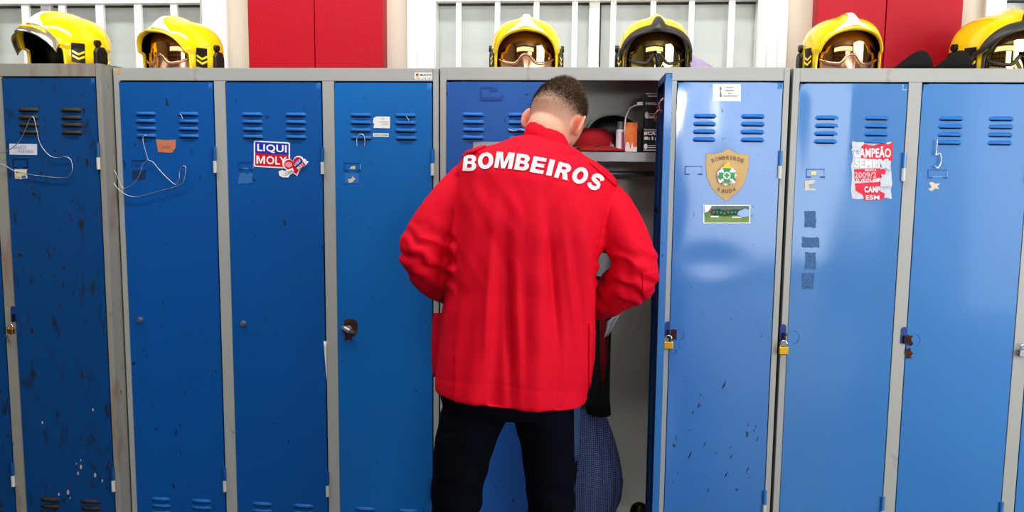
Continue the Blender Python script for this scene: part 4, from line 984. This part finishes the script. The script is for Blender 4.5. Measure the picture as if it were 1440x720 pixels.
# jacket
def ring(L, Rr, Y, bd, tilt=0., n=56, ex=2.3):
    a_, c_ = at(*L, Y), at(*Rr, Y); mid = (a_+c_)/2; ax = (c_-a_)/2; out = []
    for k in range(n):
        t = 2*math.pi*k/n; cs, sn = math.cos(t), math.sin(t)
        cs = math.copysign(abs(cs)**(2/ex), cs); sn = math.copysign(abs(sn)**(2/ex), sn)
        out.append(mid+ax*cs+Vector((0, bd, -tilt))*sn)
    return out
J = MB()
J.loft([ring((747, 197), (796, 220), -.375, .052, .030), ring((720, 200), (822, 222), -.39, .088, .03), ring((686, 209), (845, 236), -.40, .105, .025), ring((655, 214), (863, 250), -.41, .122, .02),
        ring((642, 236), (867, 274), -.42, .132, .012), ring((638, 275), (862, 298), -.425, .137, .008), ring((633, 310), (855, 330), -.43, .137), ring((629, 350), (843, 364), -.43, .133), ring((626, 400), (837, 412), -.43, .128),
        ring((620, 440), (834, 455), -.43, .130), ring((615, 490), (832, 506), -.43, .136), ring((612, 530), (828, 548), -.43, .142), ring((611, 546), (827, 567), -.43, .143)])
def bez(pts, rs, n=7):
    cp = []; cr2 = []
    for k in range(len(pts)-1):
        p0, p1, p2, p3 = pts[max(k-1, 0)], pts[k], pts[k+1], pts[min(k+2, len(pts)-1)]
        for q in range(n):
            t = q/n; cp.append(.5*((2*p1)+(-p0+p2)*t+(2*p0-5*p1+4*p2-p3)*t*t+(-p0+3*p1-3*p2+p3)*t**3)); cr2.append(rs[k]+(rs[k+1]-rs[k])*t)
    return cp+[pts[-1]], cr2+[rs[-1]]
def sleeve(pts, rs):
    p, r_ = bez(pts, rs); J.tube(p, r_, 28); J.ball(p[0], r_[0], 24, 14)
sleeve([at(660, 256, -.42), at(633, 288, -.43), at(608, 325, -.44), at(596, 354, -.44), at(610, 386, -.39), at(640, 408, -.30), at(668, 412, -.25)], [.060, .065, .068, .071, .062, .054, .048])
sleeve([at(842, 277, -.42), at(863, 300, -.43), at(882, 338, -.44), at(892, 378, -.43), at(880, 402, -.39), at(848, 420, -.29), at(828, 426, -.23)], [.062, .064, .063, .068, .066, .060, .052])
me = smoothed(J.mesh(), .006, 9, .6)
def gauss(a, c_, s_): return math.exp(-((a-c_)/s_)**2)
me.calc_loop_triangles()
nor = [v.normal.copy() for v in me.vertices]
def proj(p):
    d_ = p-CAM; z = d_.dot(fw); return 720+F*d_.dot(rt)/z, 360-F*d_.dot(up)/z
for v, n_ in zip(me.vertices, nor):
    x, y = proj(v.co); disp = 0.
    if n_.y < .35 and y > 215:
        k = max(0, min(1, (y-250)/220))
        body = 1 if 640 < x < 832 else .25
        xs_ = x+ (y-400)*.10*((x-735)/100)*-1
        fan = (x-732)/(1+.0016*(y-300))
        w1 = math.sin(fan*.088+.5*math.sin(y*.011)+.4); w2 = math.sin(fan*.205+y*.006+1)
        disp += body*k*(.0110*math.copysign(abs(w1)**.75, w1)+.0045*w2+.004*noise.noise(Vector((x*.035, y*.008, 2))))
        # soft pulls under the lettering, fanning out from between the shoulder blades
        disp += (1-k)*body*(.007*noise.noise(Vector((x*.030, y*.012, 5)))+.0045*noise.noise(Vector(((x-740)*.06+(y-250)*.03*math.copysign(1, x-740), y*.018, 9))))
        disp += -.017*gauss(x, 714+(y-400)*.02, 5)*gauss(y, 470, 85)+.014*gauss(x, 727+(y-400)*.03, 6)*gauss(y, 455, 90)+.013*gauss(x, 690+(y-400)*-.05, 6)*gauss(y, 440, 90)
        disp += -.011*gauss(x, 778+(y-400)*.10, 6)*gauss(y, 400, 80)+.011*gauss(x, 803+(y-400)*.12, 7)*gauss(y, 430, 90)
    # creases around elbows
    if x < 640 and y > 300: disp += .0060*math.sin((y*.9+(640-x)*.55)*.24+noise.noise(Vector((x*.05, y*.05, 1)))*2.5)*gauss(y, 368, 40)
    if x > 838 and y > 290: disp += .0052*math.sin((y*1.0-(x-850)*.5)*.22+noise.noise(Vector((x*.05, y*.05, 7)))*2.5)*gauss(y, 395, 45)
    disp += .0026*noise.noise(v.co*13)
    dv = n_*disp; dv.z *= .15 if y > 500 else 1; v.co += dv
    if n_.y < .2 and 612 < x < 830: hy = 543+(x-612)*.108; v.co -= n_*.0012*gauss(y, hy-10, 1.6)
    # armhole seams pressed in
    for (sx_, sy_, ex_, ey_) in ((641, 246, 628, 345), (866, 258, 842, 352)):
        t = ((x-sx_)*(ex_-sx_)+(y-sy_)*(ey_-sy_))/((ex_-sx_)**2+(ey_-sy_)**2)
        if 0 <= t <= 1 and n_.y < .3:
            dd = abs((x-sx_)*(ey_-sy_)-(y-sy_)*(ex_-sx_))/math.hypot(ex_-sx_, ey_-sy_); v.co -= n_*.0045*gauss(dd, 0, 3.)
redc = mat('red_jacket_cloth', srgb(212, 2, 42), .72, sheen=.0, bump=.12, bscale=700, spec=.25, var=.05, vscale=12)
jacket = link_mesh('jacket', me, redc, person); jacket['label'] = 'red work jacket with white lettering across the shoulders'
bj = BVHTree.FromObject(jacket, bpy.context.evaluated_depsgraph_get())
def on(bv, px, py, off=.0015):
    d_ = ray(px, py); loc, n_, _, _ = bv.ray_cast(CAM, d_)
    if loc is None:
        loc, n_, _, _ = bv.find_nearest(at(px, py, PY))
    if n_.dot(d_) > 0: n_ = -n_
    return loc+n_*off
# collar
C = MB(); outer = [ring((736, 201), (807, 230), -.375, .074, .034), ring((738, 191), (803, 218), -.372, .074, .038), ring((742, 180), (799, 204), -.364, .067, .038), ring((745, 183), (796, 206), -.364, .061, .036), ring((744, 196), (797, 222), -.372, .060, .034)]
C.loft(outer, cap=False); me = C.mesh(); 
me = evaluated(me, [('SOLIDIFY', dict(thickness=.005, offset=0)), ('SUBSURF', dict(levels=1, render_levels=1))])
link_mesh('collar', me, redc, jacket)
def patch(name, pts4, m, bv, par, off=.003, thick=.003, nu=14, nv=8):
    a_, b_, c_, d_ = [Vector((*p, 0)) for p in pts4]; q = MB()
    q.grid(lambda u, v: on(bv, *((a_.lerp(b_, u)).lerp(d_.lerp(c_, u), v))[:2], off), nu, nv); return q.build(name, m, par, smooth=True, solid=thick)
patch('epaulette', ((828, 229), (833, 226), (868, 252), (866, 263)), redc, bj, jacket)
patch('epaulette', ((645, 219), (682, 204), (684, 206.5), (648, 223)), redc, bj, jacket)
patch('elbow_patch', ((903, 384), (924, 380), (922, 402), (903, 414)), redc, bj, jacket, .0015, .002)
hempts = [(614, 543), (640, 545), (668, 550), (700, 553), (740, 557), (790, 562), (823, 565)]
# side vents of the jacket
patch('front_panel', ((828, 455), (834, 455), (831, 545), (827, 545)), redc, bj, jacket, .002, .004, 3, 10)
q = MB(); q.grid(lambda u, v: at(610-3*math.sin(3*v)+14*u, 440+90*v, -.35-.03*u), 6, 12); q.build('front_panel', redc, jacket, smooth=True, solid=.004)
# lettering
def ell(cx, cy, rx, ry, n=36): return [(cx+rx*math.cos(2*math.pi*k/n), cy+ry*math.sin(2*math.pi*k/n)) for k in range(n)]
def arcp(cx, cy, rx, ry, a0, a1, n=9): return [(cx+rx*math.cos(R(a0+(a1-a0)*k/n)), cy+ry*math.sin(R(a0+(a1-a0)*k/n))) for k in range(n+1)]
def s_outline():
    c_ = [(.90, .70), (.84, .80), (.70, .875), (.5, .89), (.30, .86), (.18, .76), (.19, .66), (.32, .575), (.5, .53), (.70, .47), (.82, .38), (.83, .26), (.72, .15), (.5, .11), (.28, .135), (.15, .22), (.11, .31)]
    L_, R_ = [], []
    for k, p in enumerate(c_):
        a_, b_ = Vector(c_[max(k-1, 0)]), Vector(c_[min(k+1, len(c_)-1)]); t_ = (b_-a_).normalized(); n_ = Vector((-t_.y, t_.x))
        h_ = .118; L_.append((p[0]+n_.x*h_*1.15, p[1]+n_.y*h_)); R_.append((p[0]-n_.x*h_*1.15, p[1]-n_.y*h_))
    return L_+R_[::-1]
HV = {'O': [ell(.5, .5, .5, .5), ell(.5, .5, .215, .27)], 'I': [[(0, 0), (1, 0), (1, 1), (0, 1)]],
 'E': [[(0, 0), (1, 0), (1, .22), (.34, .22), (.34, .40), (.93, .40), (.93, .61), (.34, .61), (.34, .78), (.98, .78), (.98, 1), (0, 1)]],
 'M': [[(0, 0), (.23, 0), (.23, .72), (.39, 0), (.61, 0), (.77, .72), (.77, 0), (1, 0), (1, 1), (.66, 1), (.5, .36), (.34, 1), (0, 1)]],
 'B': [[(0, 0)]+arcp(.62, .285, .38, .285, -90, 65)+arcp(.60, .745, .34, .255, -50, 90)+[(0, 1)], [(.32, .20)]+arcp(.56, .31, .12, .11, -90, 90)+[(.32, .42)], [(.32, .61)]+arcp(.53, .70, .10, .09, -90, 90)+[(.32, .79)]],
 'R': [[(0, 0), (.31, 0), (.31, .39), (.40, .39), (.50, .33), (.64, 0), (1, 0), (.84, .36), (.74, .44)]+arcp(.60, .72, .36, .28, -50, 90)+[(0, 1)], [(.31, .59)]+arcp(.53, .685, .11, .095, -90, 90)+[(.31, .78)]],
 'S': [s_outline()]}
def heavy(ch):
    cu = bpy.data.curves.new('t', 'CURVE'); cu.dimensions = '2D'; cu.fill_mode = 'BOTH'
    for lp in HV[ch]:
        sp = cu.splines.new('POLY'); sp.points.add(len(lp)-1); sp.use_cyclic_u = True
        for k, p in enumerate(lp): sp.points[k].co = (p[0], p[1], 0, 1)
    o = bpy.data.objects.new('t', cu); col.objects.link(o)
    dg = bpy.context.evaluated_depsgraph_get(); me = bpy.data.meshes.new_from_object(o.evaluated_get(dg)); bpy.data.objects.remove(o)
    bm = bmesh.new(); bm.from_mesh(me); bmesh.ops.remove_doubles(bm, verts=bm.verts, dist=1e-5); bmesh.ops.triangulate(bm, faces=bm.faces)
    for _ in range(3):
        bmesh.ops.subdivide_edges(bm, edges=[e for e in bm.edges if e.calc_length() > .13], cuts=1)
        bmesh.ops.triangulate(bm, faces=bm.faces)
    bm.verts.ensure_lookup_table(); vs = [(v.co.x+.10*(v.co.y-.5), v.co.y) for v in bm.verts]; fs = [[v.index for v in f.verts] for f in bm.faces]; bm.free()
    return vs, fs
lm = mat('reflective_white_lettering', srgb(232, 232, 236), .55)
q = MB()
for ch, cx, cy, w_, ang in (('B', 661.5, 229.5, 18.5, 1), ('O', 683.5, 226.3, 21.5, 2), ('M', 709.5, 226, 25, 4), ('B', 735, 228.7, 20, 7), ('E', 757, 232.7, 18.5, 9.5), ('I', 774, 236.2, 7.6, 12), ('R', 792, 241, 20, 14), ('O', 815.5, 247.2, 21.5, 17), ('S', 837.2, 255.8, 18, 23)):
    vs, fs = heavy(ch); ca, sa = math.cos(R(ang)), math.sin(R(ang)); h_ = 22.2 if ch not in 'OS' else 23.6
    q.add([on(bj, cx+(u-.5)*w_*ca-(v-.5)*h_*-sa, cy+(u-.5)*w_*sa-(v-.5)*h_*ca, .0022) for u, v in vs], fs)
q.build('lettering', lm, jacket, smooth='raw', label='white letters reading BOMBEIROS')

# trousers and boots
T = MB()
T.loft([ring((618, 520), (822, 530), -.43, .118), ring((621, 560), (818, 565), -.43, .118), ring((624, 578), (814, 582), -.43, .108)])
for s_, pts, rs in (('l', [(669, 575), (660, 600), (647, 655), (640, 720)], (.094, .092, .081, .072)), ('r', [(768, 580), (771, 605), (774, 650), (774, 720)], (.096, .090, .078, .068))):
    p = [at(*q, -.43) for q in pts]; an = LEG[s_][3]; p += [Vector((an.x, -.45, .30)), Vector((an.x, -.455, .10))]
    pp, r2 = bez(p, list(rs)+[.062, .060], 6); T.tube(pp, r2, 28); T.ball(p[0], rs[0], 24, 14)
me = smoothed(T.mesh(), .007, 6, .5)
for v in me.vertices:
    v.co += v.normal*(.004*noise.noise(Vector((v.co.x*9, v.co.y*9, v.co.z*22)))+.003*math.sin(v.co.z*60+v.co.x*20)*math.exp(-((v.co.z-.52)/.09)**2))
trc = mat('navy_trouser_cloth', srgb(9, 12, 22), .85, bump=.15, bscale=300, spec=.12)
tro = link_mesh('trousers', me, trc, person); tro['label'] = 'dark navy work trousers'
bt = BVHTree.FromObject(tro, bpy.context.evaluated_depsgraph_get())
tb = mat('slate_blue_trim', srgb(40, 66, 98), .8)
patch('side_pocket', ((806, 572), (818, 570), (816, 640), (807, 650)), tb, bt, tro, .002, .003)
patch('thigh_pocket', ((622, 610), (652, 606), (648, 675), (618, 680)), trc, bt, tro, .004, .006)
for s_ in 'lr':
    an = LEG[s_][3]; q = MB(); q.chain([(an.x, -.47, .115), (an.x, -.465, .060), (an.x, -.37, .052), (an.x, -.30, .048)], [.052, .050, .046, .040]); me = smoothed(q.mesh(), .008, 4)
    for v in me.vertices: v.co.z = max(v.co.z, .006)
    link_mesh('boot', me, mat('black_boot_leather', srgb(18, 18, 20), .35), person)
# ------------------------------------------------------------------ light
def area(name, loc, aim, sx, sy, power, color=(1, 1, 1)):
    l = bpy.data.lights.new(name, 'AREA'); l.shape = 'RECTANGLE'; l.size = sx; l.size_y = sy; l.energy = power; l.color = color
    o = bpy.data.objects.new(name, l); col.objects.link(o); o.location = loc
    o.rotation_euler = (Vector(aim)-Vector(loc)).to_track_quat('-Z', 'Y').to_euler(); return o
area('side_gate_daylight', (3.2, -2.45, 1.6), (.6, 0, 1.2), 1.9, 2.2, 128, (1, .985, .96))
area('rear_gate_daylight', (2.35, -8.75, 1.5), (2.2, 0, 1.6), 2.0, 2.6, 130, (1, 1, 1))
area('clerestory_daylight', (0, -8.6, 3.2), (0, 0, 1.7), 9, .6, 60, (.97, .99, 1))
area('overhead_fill_light', (-.8, -.8, 3.4), (-.8, -.1, 1.7), 3.8, .25, 92, (1, .99, .97))  # added overhead fill to brighten locker tops and helmets, no real fixture
area('front_fill_light', (.3, -4.2, 3.4), (.3, 0, 1.6), 5.0, .3, 60, (1, .99, .97))  # added fill from the front to brighten the locker interior, no real fixture
area('outside_daylight', (0, 1.02, 3.4), (0, 1.9, 1.3), 10, .3, 330, (1, 1, 1))
sl = bpy.data.lights.new('locker_fill_spot', 'SPOT'); sl.energy = 175; sl.spot_size = R(13); sl.spot_blend = 1; sl.shadow_soft_size = .15  # added fill aimed into the open compartment, stands for no real lamp
so_ = bpy.data.objects.new('locker_fill_spot', sl); col.objects.link(so_); so_.location = (.75, -5.2, 1.9); so_.rotation_euler = (Vector((.21, .4, 1.42))-so_.location).to_track_quat('-Z', 'Y').to_euler()
w = bpy.data.worlds.new('world'); scn.world = w; w.use_nodes = True
w.node_tree.nodes['Background'].inputs[0].default_value = (.85, .92, 1, 1); w.node_tree.nodes['Background'].inputs[1].default_value = .16
scn.view_settings.view_transform = 'Standard'; scn.view_settings.look = 'Medium High Contrast'; scn.view_settings.exposure = -.62
